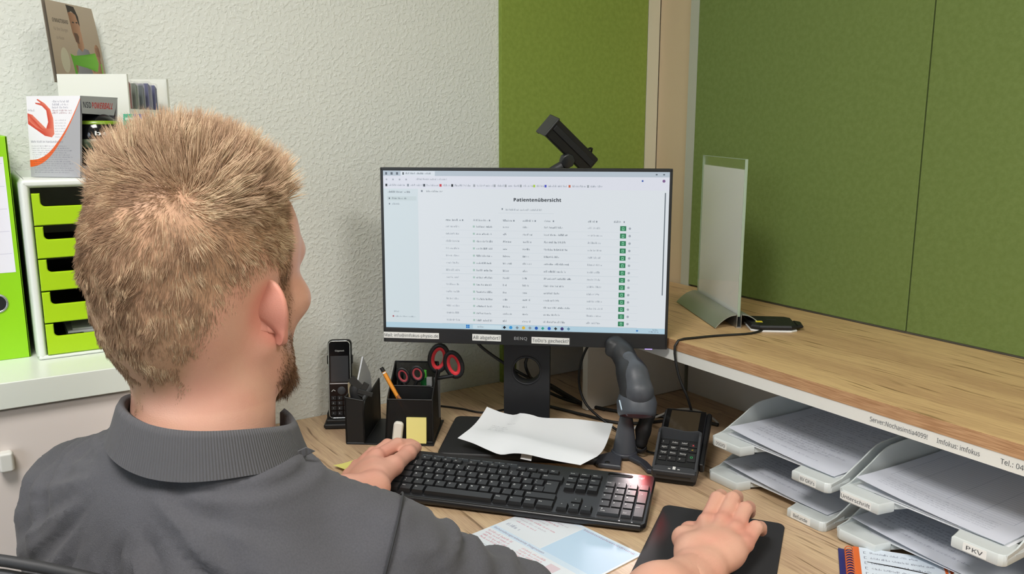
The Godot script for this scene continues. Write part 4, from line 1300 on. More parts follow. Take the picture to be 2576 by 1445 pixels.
func organizer() -> void:
	var t := thing("desk_organizer", "black wire mesh desk organizer with a letter slot and stepped pen pockets against the wall", "desk organizer", ORG, ORG_TURN)
	var dark: Material = M.black
	var me := mesh_mat(0.86)
	put("base", mb().box(Vector3(0.084, 0.0015, -0.069), Vector3(0.17, 0.003, 0.142), 0.001), dark, t)
	var rim := func(par: Node3D, pts: Array) -> void:
		put("rim", mb().tube(pts, 0.0019, 6), dark, par)
	# letter slot: front plate and two side plates with raked tops
	var plate := func(nm: String, pts: Array, m: Material) -> void:
		var a: Vector3 = pts[0]; var nn: Vector3 = (pts[1] - pts[0]).cross(pts[2] - pts[0]).normalized() * 0.0006
		var b := mb()
		b.face(pts.map(func(p): return p + nn)); b.face(pts.map(func(p): return p - nn))
		var pl := put(nm, b, m, t)
		var loop := pts.duplicate(); loop.append(pts[0])
		var rb := mb()
		for k in pts.size(): rb.tube([loop[k], loop[k + 1]], 0.0017, 6)
		put("rim", rb, dark, pl)
	plate.call("slot_front", [Vector3(0.0, 0.003, 0), Vector3(0.0347, 0.003, 0), Vector3(0.0347, 0.088, 0.0), Vector3(0.0, 0.094, 0.0)], mesh_mat(0.95))
	plate.call("slot_side", [Vector3(0.0, 0.003, 0), Vector3(0.0, 0.003, -0.139), Vector3(0.0, 0.098, -0.139), Vector3(0.0, 0.094, 0.0)], mesh_mat(0.93))
	plate.call("divider", [Vector3(0.0347, 0.003, 0), Vector3(0.0347, 0.003, -0.139), Vector3(0.0347, 0.09, -0.139), Vector3(0.0347, 0.084, -0.012), Vector3(0.0347, 0.07, 0.0)], mesh_mat(0.93))
	# stepped pockets
	plate.call("front_pocket", [Vector3(0.0735, 0.003, -0.012), Vector3(0.1655, 0.003, -0.012), Vector3(0.1655, 0.088, -0.012), Vector3(0.0795, 0.088, -0.012)], mesh_mat(0.8))
	plate.call("middle_pocket", [Vector3(0.0765, 0.003, -0.05), Vector3(0.164, 0.003, -0.05), Vector3(0.162, 0.1, -0.05), Vector3(0.155, 0.1035, -0.05), Vector3(0.085, 0.1035, -0.05), Vector3(0.0765, 0.1, -0.05)], mesh_mat(0.9))
	plate.call("rear_pocket", [Vector3(0.0735, 0.003, -0.12), Vector3(0.164, 0.003, -0.12), Vector3(0.162, 0.133, -0.12), Vector3(0.0745, 0.133, -0.12)], mesh_mat(0.7))
	plate.call("pocket_side", [Vector3(0.166, 0.003, -0.012), Vector3(0.164, 0.003, -0.12), Vector3(0.162, 0.133, -0.12), Vector3(0.164, 0.104, -0.05), Vector3(0.1655, 0.088, -0.012)], mesh_mat(0.95))
	plate.call("pocket_side", [Vector3(0.0735, 0.003, -0.012), Vector3(0.0735, 0.003, -0.12), Vector3(0.0745, 0.133, -0.12), Vector3(0.0765, 0.1, -0.05), Vector3(0.0795, 0.088, -0.012)], mesh_mat(0.93))
	var F := frame(ORG, ORG_TURN)
	# contents
	var env := thing("envelope", "pale envelope standing up in the organizer's letter slot", "envelope", F * Vector3(0.024, 0.004, -0.075), ORG_TURN)
	put("paper_sheet", mb().slab(PackedVector2Array([Vector2(-0.05, 0), Vector2(0.055, 0), Vector2(0.055, 0.10), Vector2(0.01, 0.148), Vector2(-0.05, 0.11)]), -0.0015, 0.0015, 0.0005, Transform3D(Basis(Vector3.UP, PI / 2) * Basis(Vector3.RIGHT, -0.06), Vector3.ZERO)), mat(hexc("c9ccd2"), 0.7), env)
	# black binder clips and pouch bundled in the slot
	var pou := thing("pouch", "black pouch with a folded tie, stuck in the front of the letter slot", "pouch", F * Vector3(0.017, 0.004, -0.02), ORG_TURN)
	put("bag", net([ell(Vector3(0, 0.055, 0), Vector3(0.0135, 0.056, 0.013), 0.01), ell(Vector3(-0.002, 0.1, 0), Vector3(0.011, 0.014, 0.012), 0.008)], 0.004), M.black_soft, pou)
	var st := mb()
	st.box(Vector3.ZERO, Vector3(0.016, 0.034, 0.003), 0.001, Transform3D(Basis(Vector3.BACK, 0.75), Vector3(0.003, 0.113, 0.008)))
	st.box(Vector3.ZERO, Vector3(0.012, 0.03, 0.003), 0.001, Transform3D(Basis(Vector3.BACK, -0.5), Vector3(0.016, 0.103, 0.009)))
	st.box(Vector3.ZERO, Vector3(0.03, 0.009, 0.003), 0.001, Transform3D(Basis(Vector3.BACK, -0.25), Vector3(0.02, 0.097, 0.011)))
	put("tie", st, mat(hexc("242524"), 0.6), pou)
	var tg := thing("beige_tag", "small beige card edge behind the black pouch in the letter slot", "card", F * Vector3(0.004, 0.07, -0.03), ORG_TURN)
	put("card", mb().box(Vector3(0, 0.022, 0), Vector3(0.007, 0.05, 0.02), 0.001), mat(hexc("a89b7d"), 0.7), tg)
	# felt-tip pen: orange hexagonal barrel
	var pn := thing("fineliner", "orange fineliner pen with a black end cap leaning left out of the middle pocket", "pen", F * Vector3(0.134, 0.012, -0.03), ORG_TURN)
	var dir := Vector3(0.0600 - 0.134, 0.143 - 0.012, -0.047 + 0.03).normalized()
	put("barrel", mb().tube([dir * 0.0, dir * 0.140], 0.0042, 6), mat(hexc("ee9a34"), 0.4), pn)
	put("end_cap", mb().tube([dir * 0.138, dir * 0.149], 0.0040, 8), M.black, pn)
	put("cap_band", mb().tube([dir * 0.136, dir * 0.1385], 0.0043, 8), mat(hexc("f0ede4"), 0.4), pn)
	var pc := thing("pencil", "thin brown pencil slanting inside the front mesh pocket", "pencil", F * Vector3(0.152, 0.01, -0.022), ORG_TURN)
	var d2 := Vector3(-0.055, 0.085, 0.004).normalized()
	put("shaft", mb().tube([Vector3.ZERO, d2 * 0.10], 0.0033, 6), mat(hexc("a56a3f"), 0.5), pc)
	# scissors
	scissors(F * Vector3(0.162, 0.022, -0.1), Vector3(0.006, 0.0, 0.0), 0.145, 0.0212, true)
	scissors(F * Vector3(0.112, 0.018, -0.085), Vector3(0, 0, 0), 0.098, 0.0135, false)
	var mk := thing("marker", "green highlighter pen standing in the rear mesh pocket", "marker", F * Vector3(0.142, 0.005, -0.1), ORG_TURN)
	put("barrel", mb().tube([Vector3(0, 0, 0), Vector3(-0.008, 0.10, -0.004)], 0.0075, 12), mat(hexc("1d6b34"), 0.4), mk)
	put("cap", mb().tube([Vector3(-0.008, 0.10, -0.004), Vector3(-0.0088, 0.114, -0.0045)], 0.0072, 12), mat(hexc("63c94f"), 0.4), mk)
	var mk2 := thing("marker", "dark grey marker leaning in the rear left of the mesh pocket", "marker", F * Vector3(0.09, 0.005, -0.1), ORG_TURN)
	put("barrel", mb().tube([Vector3(0, 0, 0), Vector3(-0.004, 0.118, -0.008)], 0.006, 12), mat(hexc("2c3033"), 0.35), mk2)
	put("clip", mb().box(Vector3(-0.003, 0.1, -0.001), Vector3(0.003, 0.03, 0.002), 0.0005), M.steel, mk2)
	var sp := thing("sharpener", "small grey plastic pencil sharpener at the right of the rear pocket", "sharpener", F * Vector3(0.153, 0.104, -0.06), ORG_TURN)
	put("body", mb().box(Vector3(0, 0.006, 0), Vector3(0.011, 0.018, 0.008), 0.001), mat(hexc("7c7f80"), 0.4), sp)
	# sticky note block and eraser in front
	var nb := thing("sticky_note_pad", "pale yellow sticky note pad propped against the organizer's front", "sticky notes", F * Vector3(0.135, 0.0035, -0.003), ORG_TURN)
	put("note_block", mb().box(Vector3(0, 0.0255, -0.002), Vector3(0.0385, 0.05, 0.006), 0.0006, rot(Vector3.RIGHT, -6)), mat(hexc("efe38a"), 0.65), nb)
	put("top_sheet", mb().box(Vector3(0, 0.0256, 0.0014), Vector3(0.0385, 0.0503, 0.0003), 0, rot(Vector3.RIGHT, -6)), mat(hexc("f2e792"), 0.6), nb)
	var er := thing("eraser", "white rounded eraser propped beside the yellow sticky notes", "eraser", F * Vector3(0.0965, 0.0035, -0.001), ORG_TURN)
	put("rubber", mb().slab(rrect(0.019, 0.043, 0.007, 6, 0, 0.0215), -0.009, 0.001, 0.0025, rot(Vector3.BACK, -7)), mat(hexc("ebe7dd"), 0.6), er)

func scissors(at: Vector3, off: Vector3, h: float, r: float, big: bool) -> void:
	var t := thing("scissors", "large scissors with red and black loop handles standing tallest in the organizer" if big else "small scissors with dull red and black loops, low in the mesh pocket", "scissors", at, ORG_TURN, "")
	var red := mat(hexc("e0303a") if big else hexc("a8444c"), 0.4)
	var blades := mb()
	var y0 := 0.0
	var piv := Vector3(0.0, h * 0.57, 0)
	for s in [-1, 1]: blades.box(Vector3(s * 0.0025, h * 0.29, s * 0.001), Vector3(0.008, h * 0.58, 0.0018), 0.0006)
	put("blades", blades, M.steel, t)
	put("pivot", mb().lathe([Vector2(0, 0.004), Vector2(0.004, 0.003), Vector2(0.0042, -0.003), Vector2(0, -0.004)], 12, rot(Vector3.RIGHT, 90, piv)), M.steel, t)
	var cs := [[Vector3(0.004, h * 0.86, 0.0), r * 0.8, r * 1.25, 12.0], [Vector3(0.004 + r * 1.45, h * 0.78, 0.004), r * 0.72, r * 1.18, -16.0]] if big else [[Vector3(-0.016, h * 0.97, 0), r * 0.8, r * 1.1, -22.0], [Vector3(0.013, h * 1.02, 0.0), r * 0.85, r * 1.05, -14.0]]
	for k in cs:
		var c: Vector3 = k[0]
		var pts := []; var pin := []
		for j in 25:
			var a := TAU * j / 24
			var p := Vector3(cos(a) * k[1], sin(a) * k[2], 0).rotated(Vector3.BACK, deg_to_rad(-k[3]))
			pts.append(c + p); pin.append(c + p * 0.84)
		var hd := put("handle", mb().tube(pts, r * 0.16, 8, false, 1.6), M.black, t)
		put("red_lining", mb().tube(pin, r * 0.13, 8, false, 2.2), red, hd)
		put("shank", mb().tube([piv, c + Vector3(0, -k[2], 0) * 0.9], [0.0048, 0.0055] if big else [0.0035, 0.004], 8, true, 0.8), M.black, hd)

func telephone() -> void:
	var t := thing("telephone", "black cordless telephone handset standing in its charging cradle by the white wall", "telephone", Vector3(0.571, 0.74, -1.565), -28)
	put("cradle", mb().box(Vector3(0.008, 0.006, -0.012), Vector3(0.062, 0.012, 0.07), 0.004).box(Vector3(0.008, 0.016, -0.028), Vector3(0.058, 0.02, 0.03), 0.005).box(Vector3(0.008, 0.014, 0.012), Vector3(0.054, 0.01, 0.008), 0.003), M.black, t)
	# handset, leaning back
	var x := rot(Vector3.RIGHT, -9, Vector3(0.008, 0.013, -0.003))
	put("handset", mb().slab(rrect(0.0475, 0.163, 0.009, 6, 0, 0.0815), -0.022, 0.0, 0.004, x), M.black, t)
	put("silver_frame", ring_slab(0.0455, 0.16, 0.008, 0.0022, x, 0.0012, 0.0815), mat(hexc("c6cccb"), 0.2, 0.8), t)
	var face := put("front_plate", mb().slab(rrect(0.0412, 0.156, 0.006, 5, 0, 0.0815), 0.0, 0.0008, 0.0003, x), M.black_gloss, t)
	put("display", mb().box(Vector3(0, 0.1035, 0.0011), Vector3(0.036, 0.053, 0.0008), 0.0002, x), mat(hexc("3b3d40"), 0.12), face)
	put("silver_bar", mb().box(Vector3(0, 0.0735, 0.0014), Vector3(0.04, 0.0026, 0.0014), 0.0004, x), M.steel, face)
	var tx := mb()
	text_on(tx, "Gigaset", x * Vector3(-0.0085, 0.141, 0.0009), x.basis.x, x.basis.y, 0.0032, false, 0.0185)
	put("lettering", tx, mat(hexc("c8cac9"), 0.5), face)
	put("navigation_key", mb().lathe([Vector2(0, 0.0018), Vector2(0.0075, 0.0016), Vector2(0.0085, 0)], 20, x * rot(Vector3.RIGHT, 90, Vector3(0.0035, 0.059, 0.0008))), M.grey_dark, face)
	var kt := mat(hexc("cfd1d1"), 0.5)
	for r in 4:
		for c in 3:
			var key := put("key", mb().box(Vector3(-0.0125 + c * 0.0125, 0.044 - r * 0.0105, 0.0012), Vector3(0.0105, 0.008, 0.0012), 0.0005, x), M.black, face)
			put("digit", text_on(mb(), "123456789*0#"[r * 3 + c], x * Vector3(-0.0145 + c * 0.0125, 0.044 - r * 0.0105, 0.0019), x.basis.x, x.basis.y, 0.003), kt, key)
	put("call_key", mb().tube([x * Vector3(-0.0165, 0.0575, 0.002), x * Vector3(-0.013, 0.061, 0.002), x * Vector3(-0.009, 0.0585, 0.002)], 0.0008, 6), kt, face)
	put("side_button", mb().box(Vector3(-0.0245, 0.122, -0.01), Vector3(0.003, 0.018, 0.01), 0.001, x), M.black, t)
	put("side_button", mb().box(Vector3(0.0245, 0.122, -0.01), Vector3(0.003, 0.018, 0.01), 0.001, x), M.black, t)

func ring_slab(w: float, h: float, r: float, wd: float, x: Transform3D, z: float, cy: float) -> MB:
	var pts := []
	for p in rrect(w - wd, h - wd, r, 6, 0, cy): pts.append(x * Vector3(p.x, p.y, 0.0))
	pts.append(pts[0])
	return mb().tube(pts, wd / 2, 6, false)

func scanner() -> void:
	# stand and scanner are one thing here in the photograph's pose; the stand is a thing of its own
	var at := Vector3(0.955, 0.74, -1.13)
	var gm := mat(hexc("4a4e55"), 0.45)
	var gd := mat(hexc("3c4048"), 0.4)
	var s := thing("scanner_stand", "dark grey plastic stand with a tapering post and splayed feet, holding the scanner", "stand", at, -40)
	put("post", mb().lathe([Vector2(0.0215, 0.006), Vector2(0.0215, 0.012), Vector2(0.019, 0.03), Vector2(0.0145, 0.06), Vector2(0.0105, 0.082), Vector2(0.0095, 0.1), Vector2(0.0, 0.1)], 28, Transform3D(Basis(Vector3.BACK, -0.02), Vector3(0.0105, 0.002, 0))), gm, s)
	put("hub", mb().lathe([Vector2(0.0, 0.0), Vector2(0.024, 0.0), Vector2(0.025, 0.008), Vector2(0.022, 0.012), Vector2(0, 0.012)], 28, Transform3D(Basis(), Vector3(0.0105, 0.001, 0))), gd, s)
	var flat := Transform3D(Basis(Vector3.RIGHT, -PI / 2), Vector3.ZERO)
	var foot := func(pts: Array) -> void:
		var pl := PackedVector2Array()
		for p in pts: pl.append(Vector2(p[0], -p[1]))
		put("foot", mb().slab(pl, 0.0008, 0.0095, 0.002, flat), gd, s)
	foot.call([[-0.012, 0.0], [-0.034, 0.018], [-0.041, 0.055], [-0.036, 0.063], [0.004, 0.07], [0.006, 0.02], [0.012, 0.012]])
	foot.call([[0.014, 0.018], [0.03, 0.005], [0.052, 0.04], [0.064, 0.074], [0.058, 0.08], [0.05, 0.078], [0.038, 0.046]])
	foot.call([[-0.005, -0.01], [0.026, -0.01], [0.02, -0.05], [0.002, -0.05]])
	put("foot_pad", mb().lathe([Vector2(0.0, 0.0108), Vector2(0.0045, 0.0106), Vector2(0.005, 0.0094)], 16, Transform3D(Basis(), Vector3(-0.02, 0, 0.056))), M.black, s)
	var t := thing("barcode_scanner", "grey and black handheld barcode scanner resting nose down on its stand", "scanner", at, -40)
	var body := net([
		cap(Vector3(-0.013, 0.212, -0.062), Vector3(0.004, 0.186, -0.034), 0.0155, 0.0185, 0.014),
		cap(Vector3(0.004, 0.186, -0.034), Vector3(0.021, 0.158, -0.006), 0.0185, 0.026, 0.014),
		cap(Vector3(0.021, 0.158, -0.006), Vector3(0.029, 0.132, 0.014), 0.026, 0.031, 0.014),
		cap(Vector3(-0.02, 0.205, -0.04), Vector3(-0.022, 0.19, -0.036), 0.010, 0.008, 0.01)], 0.0035)
	put("body", body, mat(hexc("26282b"), 0.5), t)
	# lighter saddle along the top
	var sad := net([cap(Vector3(0.0125, 0.183, -0.017), Vector3(0.0255, 0.159, 0.003), 0.0150, 0.0228, 0.01), cap(Vector3(0.0255, 0.159, 0.003), Vector3(0.0325, 0.134, 0.0225), 0.0228, 0.0275, 0.01)], 0.0035)
	put("saddle", sad, gm, t)
	put("silver_trim", mb().tube([Vector3(0.0385, 0.165, 0.0195), Vector3(0.0415, 0.151, 0.029), Vector3(0.0405, 0.144, 0.037), Vector3(0.035, 0.142, 0.0405), Vector3(0.024, 0.142, 0.041)], 0.0016, 6), mat(hexc("aab4bf"), 0.3, 0.4), t)
	# nose: a wide mouth
	var nx := Transform3D(Basis(Vector3.RIGHT, deg_to_rad(62)), Vector3(0.028, 0.118, 0.028))
	var nose := mb().lathe([Vector2(0.0, 0.018), Vector2(0.026, 0.0175), Vector2(0.0315, 0.012), Vector2(0.035, 0.0), Vector2(0.0335, -0.02), Vector2(0.03, -0.026), Vector2(0.027, -0.0255), Vector2(0.026, -0.018)], 28, Transform3D(Basis(Vector3.RIGHT, deg_to_rad(-28)), Vector3(0.030, 0.1125, 0.0185)), 1.04, 0.84)
	put("nose", nose, mat(hexc("4a4f57"), 0.4), t)
	put("nose_stripe", mb().tube([Vector3(-0.001, 0.120, 0.034), Vector3(0.004, 0.106, 0.041), Vector3(0.014, 0.095, 0.044)], [0.002, 0.0035, 0.0012], 8, true, 0.5), mat(hexc("9fb0be"), 0.3, 0.4), t)
	var wm := mat(hexc("d02028"), 0.2)
	wm.emission_enabled = true; wm.emission = Color(1.0, 0.1, 0.12); wm.emission_energy_multiplier = 2.0
	var down := Vector3(0, -0.88, 0.47).normalized()
	put("scan_window", mb().box(Vector3.ZERO, Vector3(0.03, 0.002, 0.018), 0.0005, Transform3D(Basis(Vector3.RIGHT, deg_to_rad(-28)), Vector3(0.028, 0.117, 0.014) + Vector3(0, -0.88, 0.47) * 0.017)), wm, t)
	for q in [[Color(1.0, 0.06, 0.12), 0.07, 6.5, Vector3(0.862, 0.765, -0.955)], [Color(1.0, 0.93, 0.93), 0.075, 10.5, Vector3(0.812, 0.762, -0.94)]]:
		var sp := SpotLight3D.new()
		sp.name = "scan_light"
		sp.light_color = q[0]; sp.light_energy = q[1]; sp.spot_angle = q[2]; sp.spot_angle_attenuation = 0.6
		sp.spot_range = 3.0; sp.spot_attenuation = 2.0; sp.shadow_enabled = true; sp.light_size = 0.01
		t.add_child(sp)
		sp.position = Vector3(0.028, 0.117, 0.014) + down * 0.024
		var target: Vector3 = frame(at, -40).affine_inverse() * q[3]
		sp.basis = Basis.looking_at(target - sp.position, Vector3.UP)
	# handle hanging below, with the cable boot
	put("handle", net([cap(Vector3(0.047, 0.098, -0.02), Vector3(0.051, 0.078, -0.014), 0.012, 0.0125, 0.01), cap(Vector3(0.051, 0.078, -0.014), Vector3(0.044, 0.05, -0.006), 0.0125, 0.0125, 0.01), cap(Vector3(0.044, 0.05, -0.006), Vector3(0.041, 0.027, -0.004), 0.0125, 0.0115, 0.01)], 0.003), mat(hexc("1c1d1f"), 0.6), t)
	put("boot", mb().lathe([Vector2(0.0075, -0.004), Vector2(0.0105, -0.004), Vector2(0.0115, 0.0), Vector2(0.0105, 0.006), Vector2(0.008, 0.006), Vector2(0.0075, -0.003)], 20, Transform3D(Basis(Vector3.RIGHT, 0.5), Vector3(0.0405, 0.017, -0.003))), mat(hexc("2a2b2d"), 0.5), t)

func card_terminal() -> void:
	var t := thing("card_terminal", "black card payment terminal with a blank screen and shielded keypad, between scanner and letter trays", "card terminal", Vector3(0.953, 0.74, -0.981), -51)
	# cradle on the desk, terminal tilted on it; local z points to the viewer
	put("cradle", mb().box(Vector3(0.0, 0.008, -0.06), Vector3(0.072, 0.016, 0.12), 0.004).box(Vector3(0.0, 0.03, -0.1), Vector3(0.06, 0.04, 0.05), 0.005), M.black_soft, t)
	var x := rot(Vector3.RIGHT, 21, Vector3(0.0, 0.022, -0.004))
	put("body", mb().slab(rrect(0.076, 0.158, 0.008, 5, 0.0, 0.079), -0.012, 0.009, 0.003, x * Transform3D(Basis(Vector3.RIGHT, -PI / 2), Vector3.ZERO)), M.grey_dark, t)
	put("side_rail", mb().box(Vector3(0.0425, -0.004, -0.088), Vector3(0.009, 0.02, 0.14), 0.003, x), M.black, t)
	put("screen", mb().box(Vector3(0.0015, 0.0096, -0.119), Vector3(0.071, 0.0016, 0.068), 0.0004, x), M.black_gloss, t)
	var dim := mat(hexc("3a3226"), 0.12)
	put("display", mb().box(Vector3(0.0015, 0.0107, -0.121), Vector3(0.053, 0.0008, 0.055), 0.0002, x), dim, t)
	# keypad shield: side walls and a wavy back
	var sh := mat(hexc("36393d"), 0.45)
	var sb := mb()
	for s in [-1.0, 1.0]:
		var pl := PackedVector2Array([Vector2(-0.006, 0.006), Vector2(0.072, 0.006), Vector2(0.078, 0.026), Vector2(0.066, 0.027), Vector2(0.03, 0.016), Vector2(-0.006, 0.011)])
		sb.slab(pl, s * 0.0355 - 0.0022, s * 0.0355 + 0.0022, 0.001, x * Transform3D(Basis(Vector3(0, 0, -1), Vector3(0, 1, 0), Vector3(1, 0, 0)), Vector3.ZERO))
	var back := PackedVector2Array([Vector2(-0.0355, 0.006), Vector2(0.0355, 0.006), Vector2(0.0365, 0.025), Vector2(0.031, 0.0275), Vector2(0.02, 0.0255), Vector2(0.008, 0.0245), Vector2(-0.008, 0.0265), Vector2(-0.02, 0.0282), Vector2(-0.031, 0.029), Vector2(-0.0365, 0.026)])
	sb.slab(back, -0.0015, 0.0015, 0.0007, x * rot(Vector3.RIGHT, -22, Vector3(0, 0, -0.071)))
	put("keypad_shield", sb, sh, t)
	put("keypad_floor", mb().box(Vector3(0, 0.0094, -0.037), Vector3(0.068, 0.001, 0.068), 0, x), M.black, t)
	var lt := mat(hexc("d5d6d4"), 0.5)
	var dig := ["1", "2abc", "3def", "4ghi", "5jkl", "6mno", "7pqr", "8tuv", "9wxy", "*", "0", "#"]
	for r in 4:
		for c in 3:
			var p := Vector3(-0.024 + c * 0.0165, 0.0108, -0.06 + r * 0.0135)
			var k := put("key", mb().box(p, Vector3(0.0142, 0.0022, 0.0108), 0.0008, x), M.black_soft, t)
			put("digit", text_on(mb(), dig[r * 3 + c], x * (p + Vector3(-0.0045, 0.0012, 0)), x.basis.x, -x.basis.z, 0.0036), lt, k)
	var cc := [["c44a52", "x", -0.0575, 0.009], ["d8b83a", "<", -0.045, 0.009], ["2fa05a", "O", -0.0265, 0.019]]
	for q in cc:
		var p := Vector3(0.0255, 0.0108, q[2])
		var k := put("key", mb().box(p, Vector3(0.0142, 0.0022, q[3]), 0.0008, x), M.black_soft, t)
		put("symbol", text_on(mb(), q[1], x * (p + Vector3(-0.0025, 0.0012, 0)), x.basis.x, -x.basis.z, 0.0052, true), mat(hexc(q[0]), 0.5), k)
	put("front_lip", mb().box(Vector3(0, 0.001, 0.006), Vector3(0.076, 0.021, 0.016), 0.004, x), M.grey_dark, t)
	put("card_slot", mb().box(Vector3(0, 0.002, 0.0142), Vector3(0.058, 0.0024, 0.001), 0, x), M.black, t)
	put("card_mark", mb().box(Vector3(0, 0.0118, 0.004), Vector3(0.005, 0.0008, 0.007), 0.0002, x).box(Vector3(-0.008, 0.0118, 0.0065), Vector3(0.004, 0.0008, 0.0015), 0, x).box(Vector3(0.008, 0.0118, 0.0065), Vector3(0.004, 0.0008, 0.0015), 0, x), lt, t)

func counter_things() -> void:
	var Y := 0.9534
	# acrylic sign stand
	var a := Vector3(1.2343, Y, -1.1095); var b := Vector3(1.3449, Y, -1.3297)
	var mid := (a + b) / 2
	var dirv := (b - a).normalized()
	var ang := rad_to_deg(atan2(-dirv.z, dirv.x))
	var t := thing("sign_stand", "clear acrylic sign holder with a blank white insert and curved aluminium foot", "sign holder", mid, ang)
	# local x along the panel (away), z towards the right-hand side
	var L := 0.2464
	var pl := mat(Color(0.94, 0.97, 0.95, 0.03), 0.05); pl.transparency = BaseMaterial3D.TRANSPARENCY_ALPHA
	for s in [-1, 1]: put("acrylic_panel", mb().face([Vector3(-L / 2, 0.022, s * 0.0028), Vector3(L / 2, 0.022, s * 0.0028), Vector3(L / 2, 0.328, s * 0.0028), Vector3(-L / 2, 0.328, s * 0.0028)]), pl, t)
	var rim := mb()
	rim.box(Vector3(0, 0.3276, 0), Vector3(L, 0.0016, 0.006), 0.0005)
	for s in [-1, 1]: rim.box(Vector3(s * (L / 2), 0.175, 0), Vector3(0.0016, 0.306, 0.006), 0.0005)
	var rm := mat(Color(0.72, 0.80, 0.72, 0.55), 0.1); rm.transparency = BaseMaterial3D.TRANSPARENCY_ALPHA
	put("acrylic_edge", rim, rm, t)
	put("white_insert", mb().box(Vector3(0, 0.165, 0), Vector3(L - 0.004, 0.286, 0.0012)), mat(hexc("f2f3ef"), 0.5), t)
	var al := mat(hexc("aab0a8"), 0.4, 0.6)
	for s in [-1.0, 1.0]:
		var prof := []
		for k in 9:
			var f := k / 8.0
			prof.append(Vector3(0, 0.0265 - 0.0255 * f * f, s * (0.006 + 0.042 * f)))
		var g := []
		for p in prof: g.append([p + Vector3(-L / 2 - 0.004, 0, 0), p + Vector3(0, 0, 0), p + Vector3(L / 2 + 0.004, 0, 0)])
		put("foot_wing", mb().grid(g, 0.0018), al, t)
	var sl := mb()
	for s in [-1, 1]: sl.box(Vector3(0, 0.0135, s * 0.0042), Vector3(L + 0.008, 0.027, 0.0016), 0.0003)
	sl.box(Vector3(0, 0.0012, 0), Vector3(L + 0.008, 0.0024, 0.0084), 0.0003)
	put("slot_channel", sl, M.steel, t)
	# chip card reader
	var r := thing("card_reader", "small black chip card reader with a yellow chip mark on the oak counter", "card reader", Vector3(1.291, Y, -1.074), -40)
	var top := PackedVector2Array([Vector2(-0.038, 0.045), Vector2(0.03, 0.045), Vector2(0.042, 0.034), Vector2(0.042, -0.03), Vector2(0.03, -0.04), Vector2(-0.03, -0.044), Vector2(-0.046, -0.034), Vector2(-0.05, 0.03)])
	var flat := Transform3D(Basis(Vector3.RIGHT, -PI / 2), Vector3.ZERO)
	put("base_plate", mb().slab(top, 0.0, 0.004, 0.001, flat), mat(hexc("dfdfdd"), 0.4), r)
	put("shell", mb().slab(top, 0.004, 0.0135, 0.003, flat), mat(hexc("141518"), 0.5), r)
	put("card_guide", mb().slab(PackedVector2Array([Vector2(0.042, -0.026), Vector2(0.056, -0.018), Vector2(0.058, 0.014), Vector2(0.042, 0.026)]), 0.004, 0.011, 0.003, flat), mat(hexc("101114"), 0.5), r)
	put("chip_mark", mb().box(Vector3(-0.027, 0.0137, 0.0095), Vector3(0.013, 0.0006, 0.0115), 0.0002), mat(hexc("e0cf3a"), 0.5), r)
	put("maker_mark", mb().box(Vector3(0.0, 0.0137, -0.012), Vector3(0.018, 0.0004, 0.0022)), mat(hexc("2c2e32"), 0.5), r)
